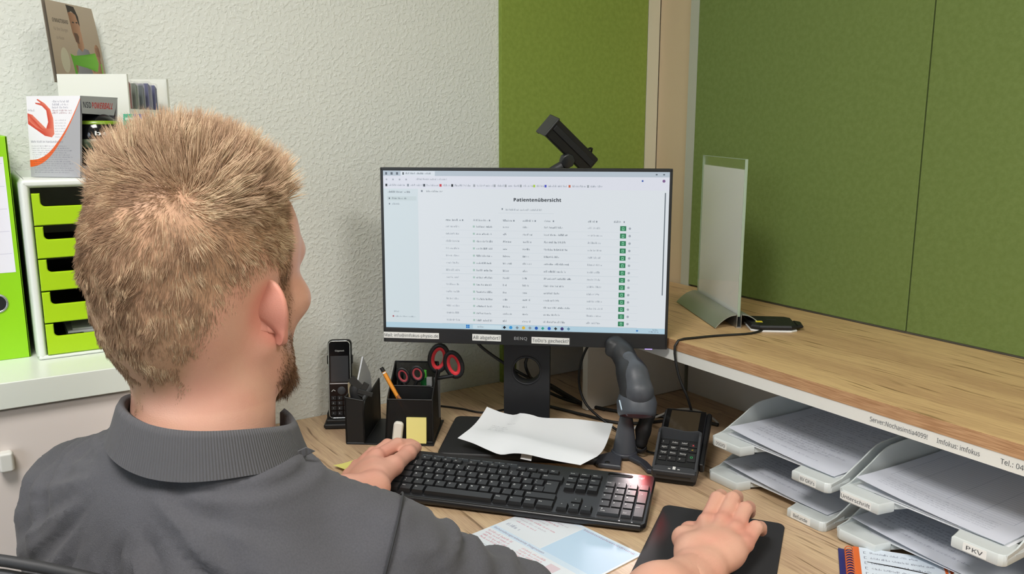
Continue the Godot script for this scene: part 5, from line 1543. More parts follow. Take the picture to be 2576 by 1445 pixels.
func keyboard() -> void:
	# local x along the keyboard, z towards the typist, the body sloping down to the front
	var t := thing("keyboard", "black full-size keyboard with white lettering between the monitor and the man", "keyboard", Vector3(0.6433, 0.74, -1.034), -48.035)
	var W := 0.441
	var D := 0.149
	var x := rot(Vector3.RIGHT, 7.4, Vector3(0, 0.0095, -0.002))   # top plane: y 0 is the deck
	var body := mat(hexc("141416"), 0.32)
	var flat := Transform3D(Basis(Vector3.RIGHT, -PI / 2), Vector3.ZERO)
	put("body", mb().slab(rrect(W, D, 0.012, 6, 0, D / 2), -0.0085, 0.0045, 0.004, x * flat), body, t)
	put("front_roll", mb().tube([x * Vector3(-W / 2 + 0.008, -0.001, -0.004), x * Vector3(W / 2 - 0.008, -0.001, -0.004)], 0.0062, 10), mat(hexc("1b1b1e"), 0.28), t)
	for s in [-1, 1]: put("fold_out_foot", mb().box(Vector3(s * 0.17, 0.0095, -0.137), Vector3(0.03, 0.019, 0.006), 0.001), M.black, t)
	var kc := mat(hexc("202123"), 0.42)
	var kn := mat(hexc("2a2a2c"), 0.3)
	var km := mat(hexc("454a4e"), 0.4)
	var ink := mat(hexc("dfe1e2"), 0.6)
	var u := 0.01905
	var deck := 0.0045
	var key := func(cx: float, cz: float, w: float, d: float, txts: Array, m: Material = null, h := 0.0062, par: Node3D = null) -> void:
		var b := mb()
		var lo := [Vector3(-w / 2, 0, -d / 2), Vector3(w / 2, 0, -d / 2), Vector3(w / 2, 0, d / 2), Vector3(-w / 2, 0, d / 2)]
		var ix := 0.0016; var iz := 0.0012; var izf := 0.0026
		var hi := [Vector3(-w / 2 + ix, h, -d / 2 + iz), Vector3(w / 2 - ix, h, -d / 2 + iz), Vector3(w / 2 - ix, h - 0.0006, d / 2 - izf), Vector3(-w / 2 + ix, h - 0.0006, d / 2 - izf)]
		for k in 4: b.face([lo[k], lo[(k + 1) % 4], hi[(k + 1) % 4], hi[k]])
		b.face([hi[0], hi[1], hi[2], hi[3]])
		# outward sides
		for k in 4:
			var nn: Vector3 = ((lo[k] + lo[(k + 1) % 4]) * 0.5).normalized() + Vector3(0, 0.25, 0)
			for j in 4: b.n[k * 4 + j] = nn.normalized()
		for j in 4: b.n[16 + j] = Vector3.UP
		var me := b.surface(null, m if m else kc)
		if txts.size():
			var tb := mb()
			for q in txts:   # [text, dx, dz, height]
				text_on(tb, q[0], Vector3(q[1], h - 0.0001, q[2]), Vector3.RIGHT, Vector3.FORWARD, q[3], true, 0.0, 0.00025)
			tb.surface(me, ink)
		var o := MeshInstance3D.new()
		o.name = numbered("key", t)
		o.mesh = me
		o.transform = x * Transform3D(Basis(), Vector3(cx, deck, cz))
		t.add_child(o, true)
	var X0 := -0.2105
	var Z0 := -0.0205   # front row centre
	var kd := 0.0172
	var one := func(s: String) -> Array: return [[s, -0.0052, -0.0035, 0.0034]]
	var two := func(s: String, s2: String) -> Array: return [[s2, -0.0052, -0.0042, 0.0028], [s, -0.0052, 0.0012, 0.0028]]
	# main block, row by row from the front
	var rows := []
	rows.append([["Strg", 1.4], ["Win", 1.15], ["Alt", 1.15], ["", 6.1], ["AltGr", 1.3], ["Fn", 1.3], ["Menu", 1.1], ["Strg", 1.5]])
	rows.append([["Shift", 1.25], ["<>|", 1.0], ["Y", 1], ["X", 1], ["C", 1], ["V", 1], ["B", 1], ["N", 1], ["M", 1], [",;", 1], [".:", 1], ["-_", 1], ["Shift", 2.75]])
	rows.append([["Caps", 1.75], ["A", 1], ["S", 1], ["D", 1], ["F", 1], ["G", 1], ["H", 1], ["J", 1], ["K", 1], ["L", 1], ["Ö", 1], ["Ä", 1], ["#'", 1]])
	rows.append([["Tab", 1.5], ["Q", 1], ["W", 1], ["E@", 1], ["R", 1], ["T", 1], ["Z", 1], ["U", 1], ["I", 1], ["O", 1], ["P", 1], ["Ü", 1], ["+*", 1]])
	rows.append([["^°", 1], ["1!", 1], ["2\"", 1], ["3§", 1], ["4$", 1], ["5%", 1], ["6&", 1], ["7/", 1], ["8(", 1], ["9)", 1], ["0=", 1], ["ß?", 1], ["´`", 1], ["Back", 2]])
	for r in rows.size():
		var cx := X0
		var zz := Z0 - r * u
		for k in rows[r]:
			var w: float = k[1] * u
			var s: String = k[0]
			var tx := []
			if s.length() == 1: tx = one.call(s)
			elif s.length() in [2, 3] and not s in ["Alt", "Win", "Tab", "Fn"]: tx = two.call(s[0], s[1])
			elif s != "": tx = [[s, -w / 2 + 0.0035, -0.003, 0.0021]]
			key.call(cx + w / 2, zz, w - 0.0012, kd, tx)
			cx += w
	# tall return key
	key.call(X0 + 13.75 * u + 0.625 * u - 0.003, Z0 - 2.5 * u, 1.25 * u - 0.001, kd + u, [["Enter", -0.009, -0.008, 0.0021]])
	# function row, lower keys, media strip behind
	var fz := Z0 - 5.05 * u
	var fx := [0.0, 1.3, 2.3, 3.3, 4.3, 5.75, 6.75, 7.75, 8.75, 10.3, 11.3, 12.3, 13.3]
	for k in 13: key.call(X0 + fx[k] * u + 0.5 * u + 0.002, fz, u - 0.0014, 0.0125, [["Esc" if k == 0 else "F%d" % k, -0.0045, -0.0012, 0.0022]], null, 0.005)
	for k in 8: key.call(X0 + (1.15 + k * 1.16) * u + 0.62 * u, fz - 0.0115, 1.1 * u, 0.0052, [[["<<", ">", ">>", "x", "-", "+", "@", "o"][k], -0.0012, 0.0, 0.0016]], km, 0.0032)
	# navigation block
	var NX := 0.0792
	for k in 3: key.call(NX + (k + 0.5) * u, fz, u - 0.0014, 0.0125, [[["Druck", "Rollen", "Pause"][k], -0.006, -0.001, 0.0018]], null, 0.005)
	for r in 2:
		for k in 3: key.call(NX + (k + 0.5) * u, Z0 - (4 - r) * u, u - 0.0014, kd, [[[["Einfg", "Pos1", "Bild+"], ["Entf", "Ende", "Bild-"]][r][k], -0.006, -0.003, 0.0021]])
	key.call(NX + 1.5 * u, Z0 - u, u - 0.0014, kd, [["^", -0.0025, -0.0005, 0.003]])
	for k in 3: key.call(NX + (k + 0.5) * u, Z0, u - 0.0014, kd, [[["<", "v", ">"][k], -0.0025, -0.003, 0.003]])
	# number pad
	var PX := 0.1432
	var pu := 0.0182
	var np := [["Num", "/", "x", "-"], ["7", "8", "9", ""], ["4", "5", "6", ""], ["1", "2", "3", ""]]
	for r in 4:
		for k in 4:
			if np[r][k] == "": continue
			key.call(PX + (k + 0.5) * pu, Z0 - (4 - r) * u, pu - 0.0014, kd, [[np[r][k], -0.0052, -0.0035, 0.0032 if np[r][k].length() == 1 else 0.002]], kn)
	key.call(PX + 3.5 * pu, Z0 - 2.5 * u, pu - 0.0014, kd + u, [["+", -0.002, -0.008, 0.0034]], kn)
	key.call(PX + 3.5 * pu, Z0 - 0.5 * u, pu - 0.0014, kd + u, [["Enter", -0.006, -0.008, 0.0019]], kn)
	key.call(PX + pu, Z0, 2 * pu - 0.0014, kd, [["0", -0.012, -0.0035, 0.0032], ["Einfg", -0.012, 0.0018, 0.002]], kn)
	key.call(PX + 2.5 * pu, Z0, pu - 0.0014, kd, [[",", -0.0045, -0.004, 0.0034], ["Entf", -0.0045, 0.0018, 0.002]], kn)
	# indicator window and maker's lettering
	put("indicator_window", mb().slab(rrect(0.042, 0.0075, 0.0037, 5), 0.0, 0.0012, 0.0004, x * Transform3D(Basis(Vector3.RIGHT, -PI / 2), Vector3(0.163, 0.0043, -0.136))), M.black_gloss, t)
	put("maker_lettering", text_on(mb(), "logi", x * Vector3(0.191, deck, -0.1345), x.basis.x, -x.basis.z, 0.0052, true), ink, t)
	put("panel_plate", mb().slab(rrect(0.076, 0.142, 0.006, 5, 0, 0.0735), 0.0, 0.0003, 0.0001, x * Transform3D(Basis(Vector3.RIGHT, -PI / 2), Vector3(0.1805, 0.0044, 0))), mat(hexc("28282b"), 0.25), t)
# letter trays: local x runs into the tray (away from the man), z across its front, y up
func tray_mesh() -> MB:
	var b := mb()
	var W := 0.240
	var D := 0.318
	var th := 0.0022
	# floor with a scooped front edge
	var nz := 25
	var edge := func(z: float) -> float:
		var a := absf(z)
		if a > 0.052: return 0.026
		if a < 0.030: return 0.062
		return lerpf(0.062, 0.026, smoothstep(0.030, 0.052, a))
	var g := []
	for k in 9:
		var row := []
		for j in nz:
			var z := -W / 2 + W * j / (nz - 1)
			var x0: float = edge.call(z)
			row.append(Vector3(lerpf(x0, D, k / 8.0), 0.0105 - 0.004 * smoothstep(0.02, 0.1, lerpf(x0, D, k / 8.0)), z))
		g.append(row)
	b.grid(g, th)
	# front blocks left and right of the scoop
	for s in [-1.0, 1.0]:
		var pl := PackedVector2Array()
		var z1: float = s * (W / 2 - 0.0005)
		var z0: float = s * 0.0525
		pl = PackedVector2Array([Vector2(0.0, z0), Vector2(0.0, z1 - s * 0.008), Vector2(0.003, z1 - s * 0.003), Vector2(0.008, z1), Vector2(0.05, z1), Vector2(0.05, s * 0.10), Vector2(0.03, s * 0.078), Vector2(0.028, z0 - s * 0.006), Vector2(0.02, z0 - s * 0.004)])
		var fl := Transform3D(Basis(Vector3(1, 0, 0), Vector3(0, 0, 1), Vector3(0, -1, 0)), Vector3.ZERO)
		b.slab(pl, -0.016, 0.0, 0.0018, fl)
	# curved lip between the blocks
	var g2 := []
	for k in 3:
		var row := []
		for j in nz:
			var z := -0.058 + 0.116 * j / (nz - 1)
			var x0: float = edge.call(z)
			row.append(Vector3(x0 + [0.0, 0.0005, 0.006][k], [0.004, 0.0095, 0.0108][k], z))
		g2.append(row)
	b.grid(g2, th)
	# sides: low at the front, swept up behind
	for s in [-1.0, 1.0]:
		var pr := [[0.006, 0.0155], [0.03, 0.019], [0.05, 0.0275], [0.075, 0.0385], [0.095, 0.0485], [0.11, 0.0545], [0.125, 0.057], [0.16, 0.058], [D, 0.058]]
		var g3 := []
		for f in 4:
			var row := []
			for k in pr: row.append(Vector3(k[0], lerpf(0.002, k[1], f / 3.0), s * (W / 2 - 0.0012 - 0.006 * pow(1.0 - f / 3.0, 3.0))))
			g3.append(row)
		b.grid(g3, th)
	# back
	b.box(Vector3(D - 0.001, 0.03, 0), Vector3(0.002, 0.056, W - 0.004), 0.0005)
	return b

func trays() -> void:
	var tm := mat(hexc("cfd5d4"), 0.35)
	var shape := tray_mesh().surface()
	var spec := [
		[Vector3(1.02, 0.7395, -0.850), "grey letter tray lettered Befunde, lower tray of the stack beside the card terminal", [["Befunde", 0.078, 0.036, 0.026]], 5],
		[Vector3(1.02, 0.8035, -0.846), "grey letter tray lettered DSGVO and BV GKV's, upper tray beside the card terminal", [["DSGVO", -0.0955, 0.026, 0.020], ["BV GKV's", 0.082, 0.030, 0.026]], 6],
		[Vector3(1.02, 0.7425, -0.592), "grey letter tray with no lettering in view, under the tray lettered PKV", [], 4],
		[Vector3(1.02, 0.8045, -0.592), "grey letter tray lettered Unterschrift and PKV, upper tray nearest the camera", [["Unterschrift", -0.089, 0.050, 0.047], ["PKV", 0.083, 0.030, 0.021]], 6]]
	var i := 0
	for s in spec:
		var t := thing("letter_tray", s[1], "letter tray", s[0], 0, "letter trays under the counter")
		put("tray_shell", shape, tm, t)
		for q in s[2]:
			var st := put("label_strip", mb().box(Vector3(-0.0004, 0.0082, q[1]), Vector3(0.0006, 0.0112, q[2])), mat(hexc("ecedea"), 0.4), t)
			put("lettering", text_on(mb(), q[0], Vector3(-0.0007, 0.0082, q[1] - q[3] / 2), Vector3(0, 0, 1), Vector3.UP, 0.0056, false, q[3]), mat(hexc("3f4246"), 0.6), st)
		# papers inside: a stack whose top sheet is printed
		var p := thing("document_stack", ["printed sheets in the lower tray lettered Befunde", "printed sheets in the upper tray lettered DSGVO", "dark-lying printed sheets in the unlettered lower tray", "sheets printed with a table in the tray lettered PKV"][i], "paper", s[0], 0, "papers in the letter trays")
		var im := new_image(420, 594, hexc("d3d7e2"))
		var r := RandomNumberGenerator.new(); r.seed = 60 + i
		var ink := Color(0.25, 0.27, 0.36, 0.75)
		if i == 3:
			scribble(im, 40, 60, 200, 9, ink, r); scribble(im, 40, 40, 60, 8, ink, r)
			for k in 26: blend(im, Rect2(30, 92 + k * 15, 350, 1), Color(0.4, 0.45, 0.55, 0.5))
			for k in 5: blend(im, Rect2(30 + [0, 60, 170, 260, 350][k], 92, 1, 375), Color(0.4, 0.45, 0.55, 0.5))
			for k in 5: scribble(im, 40 + k * 60, 100, 40, 6, ink, r)
			for k in 5: scribble(im, 40, 490 + k * 14, 320, 6, Color(0.45, 0.47, 0.55, 0.45), r)
		else:
			for k in 26:
				if k % 7 == 3: continue
				scribble(im, 44, 60 + k * 19, 330 - (k * 47) % 140, 9, Color(0.35, 0.36, 0.45, 0.62 if k < 3 else 0.42), r)
		var y0 := 0.0125
		var n: int = s[3]
		var top := y0 + n * 0.0011
		var pile := mb()
		for k in n - 1: pile.box(Vector3(0.174 - 0.002 * (k % 3), y0 + k * 0.0011, (k % 4 - 1.5) * 0.0016), Vector3(0.285, 0.0007, 0.212), 0, rot(Vector3.UP, (k % 3 - 1) * 0.5))
		put("lower_sheets", pile, M.paper, p)
		# the top sheet bows up along its left front corner
		var g := []
		for a in 13:
			var row := []
			for q in 11:
				var fx := a / 12.0; var fz := q / 10.0
				var up := 0.006 * pow(1.0 - fz, 3.0) * (1.0 - fx) + 0.012 * pow(fx, 2.0) * pow(1.0 - fz, 2.0)
				row.append(Vector3(lerpf(0.317, 0.026, 1.0 - (1.0 - a / 12.0)), top + up, -0.108 + 0.214 * fz + 0.003 * sin(i * 2.0)))
			g.append(row)
		var g2 := []
		for a in 13: g2.append(g[a])
		put("top_sheet", mb().grid(g2, 0.0003), picture(im, 0.65), p)
		i += 1
func cord(label: String, pts: Array, r: float, m: Material, n := 40, nm := "cable", cat := "cable") -> Node3D:
	var o: Vector3 = pts[0]
	var t := thing(nm, label, cat, o)
	put("cord", mb().tube(curve(pts.map(func(p): return p - o), n), r, 8), m, t)
	return t

func cables() -> void:
	var c: Material = M.cable
	cord("thin black cable from the card reader, falling over the counter's edge to the desk", [Vector3(1.252, 0.9575, -1.06), Vector3(1.21, 0.9555, -1.058), Vector3(1.15, 0.9555, -1.078), Vector3(1.095, 0.9558, -1.09), Vector3(1.064, 0.9555, -1.094), Vector3(1.053, 0.946, -1.0945), Vector3(1.053, 0.92, -1.092), Vector3(1.056, 0.885, -1.082), Vector3(1.066, 0.85, -1.07), Vector3(1.085, 0.81, -1.075), Vector3(1.11, 0.772, -1.10), Vector3(1.135, 0.7425, -1.14), Vector3(1.17, 0.7425, -1.19)], 0.0024, c)
	cord("black cable slanting from under the screen down through the stand's round hole", [Vector3(0.795, 0.935, -1.395), Vector3(0.823, 0.905, -1.400), Vector3(0.868, 0.868, -1.385), Vector3(0.905, 0.842, -1.372), Vector3(0.935, 0.825, -1.39), Vector3(1.0, 0.795, -1.42), Vector3(1.035, 0.77, -1.40), Vector3(1.07, 0.745, -1.375)], 0.0032, c)
	cord("black cable curving from the screen's underside into the stand's round hole", [Vector3(0.978, 0.935, -1.31), Vector3(0.955, 0.925, -1.325), Vector3(0.928, 0.905, -1.345), Vector3(0.905, 0.885, -1.36), Vector3(0.9, 0.868, -1.362), Vector3(0.915, 0.843, -1.372), Vector3(0.945, 0.82, -1.40), Vector3(1.01, 0.782, -1.43), Vector3(1.06, 0.75, -1.41), Vector3(1.09, 0.7435, -1.34)], 0.0032, c)
	cord("black cable loop rising behind the scanner's top to the monitor", [Vector3(1.037, 0.93, -1.29), Vector3(1.016, 0.905, -1.305), Vector3(1.0, 0.865, -1.31), Vector3(0.995, 0.82, -1.305), Vector3(1.0, 0.785, -1.285), Vector3(1.02, 0.757, -1.25), Vector3(1.03, 0.7435, -1.21), Vector3(1.02, 0.743, -1.17)], 0.0026, c)
	cord("thick black cable running behind the scanner's post towards the card terminal", [Vector3(1.01, 0.77, -1.46), Vector3(1.045, 0.752, -1.42), Vector3(1.075, 0.7455, -1.375), Vector3(1.10, 0.7445, -1.325), Vector3(1.14, 0.7445, -1.27), Vector3(1.175, 0.7445, -1.225), Vector3(1.205, 0.7445, -1.19), Vector3(1.225, 0.7445, -1.14)], 0.0036, c)
	cord("black cable lying lowest behind the scanner's post, nearest the letter", [Vector3(1.0, 0.7435, -1.43), Vector3(1.035, 0.7435, -1.33), Vector3(1.06, 0.7435, -1.265), Vector3(1.10, 0.7435, -1.235), Vector3(1.15, 0.7435, -1.22), Vector3(1.20, 0.7435, -1.20)], 0.0034, c)
	cord("thin black cable on the desk between organizer and monitor base", [Vector3(0.72, 0.7422, -1.60), Vector3(0.765, 0.7422, -1.585), Vector3(0.80, 0.7422, -1.561), Vector3(0.835, 0.7422, -1.515), Vector3(0.862, 0.7422, -1.469), Vector3(0.93, 0.7422, -1.46), Vector3(1.0, 0.7422, -1.47)], 0.0022, c)
	cord("short black cable from the scanner's boot across the desk to the card terminal", [Vector3(0.99, 0.757, -1.108), Vector3(1.005, 0.7465, -1.10), Vector3(1.03, 0.743, -1.088), Vector3(1.05, 0.7425, -1.082), Vector3(1.075, 0.7425, -1.085)], 0.0024, c)
	cord("white cable arching on the desk behind the card terminal", [Vector3(1.06, 0.7425, -1.215), Vector3(1.10, 0.744, -1.232), Vector3(1.16, 0.748, -1.24), Vector3(1.20, 0.752, -1.24), Vector3(1.235, 0.752, -1.22), Vector3(1.245, 0.745, -1.18), Vector3(1.235, 0.7425, -1.15)], 0.0024, mat(hexc("d9d9d6"), 0.4))
	var pl := thing("plug", "small white plug block behind the scanner's handle", "plug", Vector3(1.018, 0.7405, -1.142), -40)
	put("body", mb().box(Vector3(0, 0.014, 0), Vector3(0.01, 0.028, 0.012), 0.002), M.white, pl)
	put("lead", mb().tube([Vector3(0, 0.027, 0), Vector3(0.004, 0.05, 0)], 0.0032, 8), M.white, pl)

func office_chair() -> void:
	# faces the way the man does; local -z is forward
	var t := thing("office_chair", "dark office chair with a ribbed mesh backrest behind the man's left shoulder", "chair", Vector3(0.067, 0, -0.874), -36.0)
	var fm := mat(hexc("2a2b2e"), 0.6)
	var rm := mat(hexc("4b4d51"), 0.6)
	var hw := 0.205
	var T := func(x: float) -> float: return 1.038 - 2.0 * pow(absf(x), 2.0) - 0.5 * pow(maxf(0.0, absf(x) - 0.13), 1.4)
	var gp := func(x: float, y: float) -> Vector3: return Vector3(x, y, 0.205 - 0.05 * pow(x / 0.2, 2.0) + 0.05 * (y - 0.8))
	var loop := []
	for k in 21:
		var x := -hw + 2 * hw * k / 20.0
		loop.append(gp.call(x, T.call(x)))
	for k in 6: loop.append(gp.call(hw - 0.012 * k, lerpf(T.call(hw), 0.56, k / 5.0)))
	for k in 11: loop.append(gp.call(hw - 0.06 - (2 * hw - 0.12) * k / 10.0, 0.54))
	for k in 6: loop.append(gp.call(-hw + 0.012 * (5 - k), lerpf(0.56, T.call(hw), k / 5.0)))
	loop.append(loop[0])
	var back := put("backrest_frame", mb().tube(loop, 0.0045, 8, false), fm, t)
	for k in 56:
		var row := []
		var dy := 0.011 + k * 0.0085
		var w := hw - 0.004 - 0.06 * clampf(dy / 0.47, 0.0, 1.0)
		for q in 15:
			var x := -w + 2 * w * q / 14.0
			row.append(gp.call(x, maxf(0.545, T.call(x) - dy)))
		put("mesh_rib", mb().tube(row, 0.0034, 5), rm, back)
	put("seat", net([ell(Vector3(0, 0.45, 0.0), Vector3(0.245, 0.05, 0.24), 0.02), cap(Vector3(-0.16, 0.445, -0.17), Vector3(0.16, 0.445, -0.17), 0.045, 0.045, 0.04)], 0.014), fm, t)
	put("back_bar", mb().tube(curve([Vector3(0, 0.40, 0.05), Vector3(0, 0.40, 0.24), Vector3(0, 0.52, 0.245), Vector3(0, 0.66, 0.215)], 12), 0.018, 8), fm, t)
	put("gas_column", mb().tube([Vector3(0, 0.09, 0.0), Vector3(0, 0.42, 0.0)], 0.025, 14), M.steel, t)
	for k in 5:
		var a := TAU * k / 5.0
		var d := Vector3(cos(a), 0, sin(a))
		var sp := put("base_spoke", mb().tube([Vector3(0, 0.1, 0) + d * 0.02, Vector3(0, 0.075, 0) + d * 0.3], [0.024, 0.015], 8), fm, t)
		put("castor", mb().tube([Vector3(0, 0.03, 0) + d * 0.3 + Vector3(-d.z, 0, d.x) * 0.02, Vector3(0, 0.03, 0) + d * 0.3 - Vector3(-d.z, 0, d.x) * 0.02], 0.03, 14), M.black, sp)
# ---------- the man: everything in his own frame, x to his right, y up, -z the way he faces
const MAN := Vector3(0.157, 0, -0.775)
const MAN_TURN := -62.5
const HS := 0.965
var HX := Transform3D()

func lin(s: String) -> Color: return Color.html(s).srgb_to_linear()

func nail_cap(p: Vector3, nrm: Vector3, along: Vector3, w: float, l: float) -> MB:
	var s := nrm.cross(along).normalized()
	var g := []
	for r in 5:
		var row := []
		for q in 5:
			var a := (q / 4.0 - 0.5) * 2.0; var b := (r / 4.0 - 0.5) * 2.0
			var rr := maxf(1.0, sqrt(a * a + b * b) / 1.12)
			row.append(p + s * a / rr * w * 0.5 + along * b / rr * l * 0.5 - nrm * (a * a * w * 0.22 + maxf(0.0, b) * 0.0003))
		g.append(row)
	return mb().grid(g, 0.0006)

func finger(pts: Array, rs: Array, k := 0.0028) -> Array:
	var o := []
	for i in pts.size() - 1: o.append(cap(pts[i], pts[i + 1], rs[i], rs[i + 1], k))
	return o

func head_prims() -> Array:
	var p := [
		ell(Vector3(0, 0.042, 0.016), Vector3(0.079, 0.098, 0.104), 0.02),
		ell(Vector3(0, 0.045, -0.045), Vector3(0.066, 0.07, 0.054), 0.02),
		ell(Vector3(0, -0.012, 0.05), Vector3(0.066, 0.066, 0.052), 0.02),
		ell(Vector3(0, -0.022, -0.052), Vector3(0.058, 0.08, 0.048), 0.02),
		cap(Vector3(0.002, -0.05, 0.0), Vector3(0.008, -0.22, 0.022), 0.0625, 0.069, 0.03)]
	for s in [-1.0, 1.0]:
		p.append(ell(Vector3(s * 0.046, -0.012, -0.064), Vector3(0.024, 0.022, 0.026), 0.015))
		p.append(cap(Vector3(s * 0.008, 0.032, -0.094), Vector3(s * 0.045, 0.036, -0.078), 0.012, 0.011, 0.014))
		p.append(cap(Vector3(s * 0.056, -0.045, -0.008), Vector3(s * 0.046, -0.072, -0.032), 0.018, 0.019, 0.02))
		p.append(cap(Vector3(s * 0.046, -0.072, -0.032), Vector3(s * 0.016, -0.1, -0.086), 0.019, 0.019, 0.02))
		p.append(ell(Vector3(s * 0.03, 0.014, -0.104), Vector3(0.015, 0.010, 0.012), 0.012, true))
	p.append(ell(Vector3(0, -0.1, -0.09), Vector3(0.022, 0.02, 0.018), 0.015))
	p.append(cap(Vector3(0, 0.024, -0.1), Vector3(0, -0.018, -0.118), 0.0075, 0.0105, 0.01))
	for s in [-1.0, 1.0]: p.append(ell(Vector3(s * 0.011, -0.023, -0.107), Vector3(0.008, 0.007, 0.011), 0.006))
	p.append(ell(Vector3(0, -0.052, -0.1), Vector3(0.025, 0.006, 0.009), 0.006))
	p.append(ell(Vector3(0, -0.064, -0.099), Vector3(0.021, 0.0065, 0.009), 0.006))
	return p

# the outer ear as one curved sheet: back of the shell, rolled rim, groove, ridge, bowl; a backwards, b up, o out of the ear's plane
func ears(into: MB) -> void:
	for s in [-1.0, 1.0]:
		var back := Vector3(s * 0.96, 0.05, 0.28).normalized(); var out := Vector3(s * 0.28, 0.0, -0.96); var up := Vector3(s * -0.16, 0.97, 0.14).normalized()
		var o0 := Vector3(s * 0.0735, -0.0135, -0.004)
		var rim := curve([Vector3(-0.0125, 0.004, 0), Vector3(-0.0115, 0.016, 0), Vector3(-0.0065, 0.025, 0), Vector3(0.002, 0.0288, 0), Vector3(0.0105, 0.0275, 0), Vector3(0.0170, 0.021, 0), Vector3(0.0200, 0.011, 0), Vector3(0.0195, 0.0, 0), Vector3(0.0165, -0.010, 0), Vector3(0.0125, -0.019, 0), Vector3(0.0095, -0.027, 0), Vector3(0.0060, -0.0325, 0), Vector3(0.0005, -0.034, 0), Vector3(-0.0045, -0.0305, 0), Vector3(-0.0085, -0.022, 0)], 44)
		var g := []
		var sec := [[0.12, -0.017], [0.35, -0.014], [0.6, -0.0085], [0.82, -0.0042], [0.95, -0.0026], [1.02, -0.0004], [1.0, 0.0022], [0.93, 0.0034], [0.84, 0.0030], [0.75, -0.0004], [0.66, 0.0002], [0.56, 0.0018], [0.46, -0.0035], [0.3, -0.0095], [0.1, -0.0115]]
		for q in sec:
			var row := []
			for k in 45:
				var t := k / 44.0
				var lobe := smoothstep(0.68, 0.82, t)
				var c := Vector2(-0.0075, -0.002).lerp(Vector2(-0.003, -0.016), lobe)
				var p: Vector2 = c + (Vector2(rim[k].x, rim[k].y) - c) * q[0]
				var o: float = lerpf(q[1], (-0.0035 if q[1] < 0.0 and q[0] > 0.3 and sec.find(q) < 6 else 0.0022) if q[0] > 0.3 else q[1], lobe)
				row.append(HX * (o0 + back * p.x + up * p.y + out * (o + 0.003 * smoothstep(0.3, 0.0, t))))
			g.append(row)
		into.grid(g)

func scalp(p: Vector3) -> float:   # 1 where hair grows, in the head's frame
	var ear := Vector2((p.z - 0.002) / 0.030, (p.y + 0.018) / 0.040).length()
	var front := -0.052 if p.y < 0.075 else lerpf(-0.048, -0.076, clampf((p.y - 0.075) / 0.02, 0, 1))
	if absf(p.x) > 0.045: front = maxf(front, -0.038 if p.y < 0.085 else -0.05)
	var w := smoothstep(front, front + 0.008, p.z)
	var side := absf(p.x)
	var low := -0.1 + pow(maxf(0.0, side - 0.012) / 0.056, 2.0) * 0.087
	low -= 0.018 * exp(-pow((p.x + 0.022) / 0.014, 2.0))
	if p.z < 0.02 and side > 0.04: low = maxf(low, -0.034 if p.z < -0.022 else -0.02)
	w *= smoothstep(low - 0.006, low + 0.03, p.y)
	if side > 0.05: w *= smoothstep(0.95, 1.25, ear)
	return w

func beard(p: Vector3) -> float:
	var w := smoothstep(-0.02, -0.05, p.y) * smoothstep(-0.012, -0.03, p.z)
	w *= smoothstep(-0.128, -0.112, p.y)
	if p.y < -0.09 and p.z > -0.045: w *= 0.0
	# cheeks free above the line from the sideburn to the mouth's corner
	var line := -0.038 - 0.028 * smoothstep(-0.04, -0.085, p.z)
	if p.z < -0.05: w *= smoothstep(line + 0.014, line - 0.006, p.y)
	if absf(p.x) < 0.02 and p.y > -0.068 and p.y < -0.048: w *= 0.0
	var moust := smoothstep(-0.034, -0.042, p.y) * smoothstep(-0.06, -0.05, p.y) * smoothstep(-0.085, -0.095, p.z) * smoothstep(0.035, 0.025, absf(p.x))
	return maxf(w, moust)

func sideburn(p: Vector3) -> float:
	return smoothstep(-0.05, -0.04, p.z) * smoothstep(-0.016, -0.024, p.z) * smoothstep(0.035, 0.01, p.y) * smoothstep(-0.07, -0.05, p.y) * smoothstep(0.045, 0.055, absf(p.x))

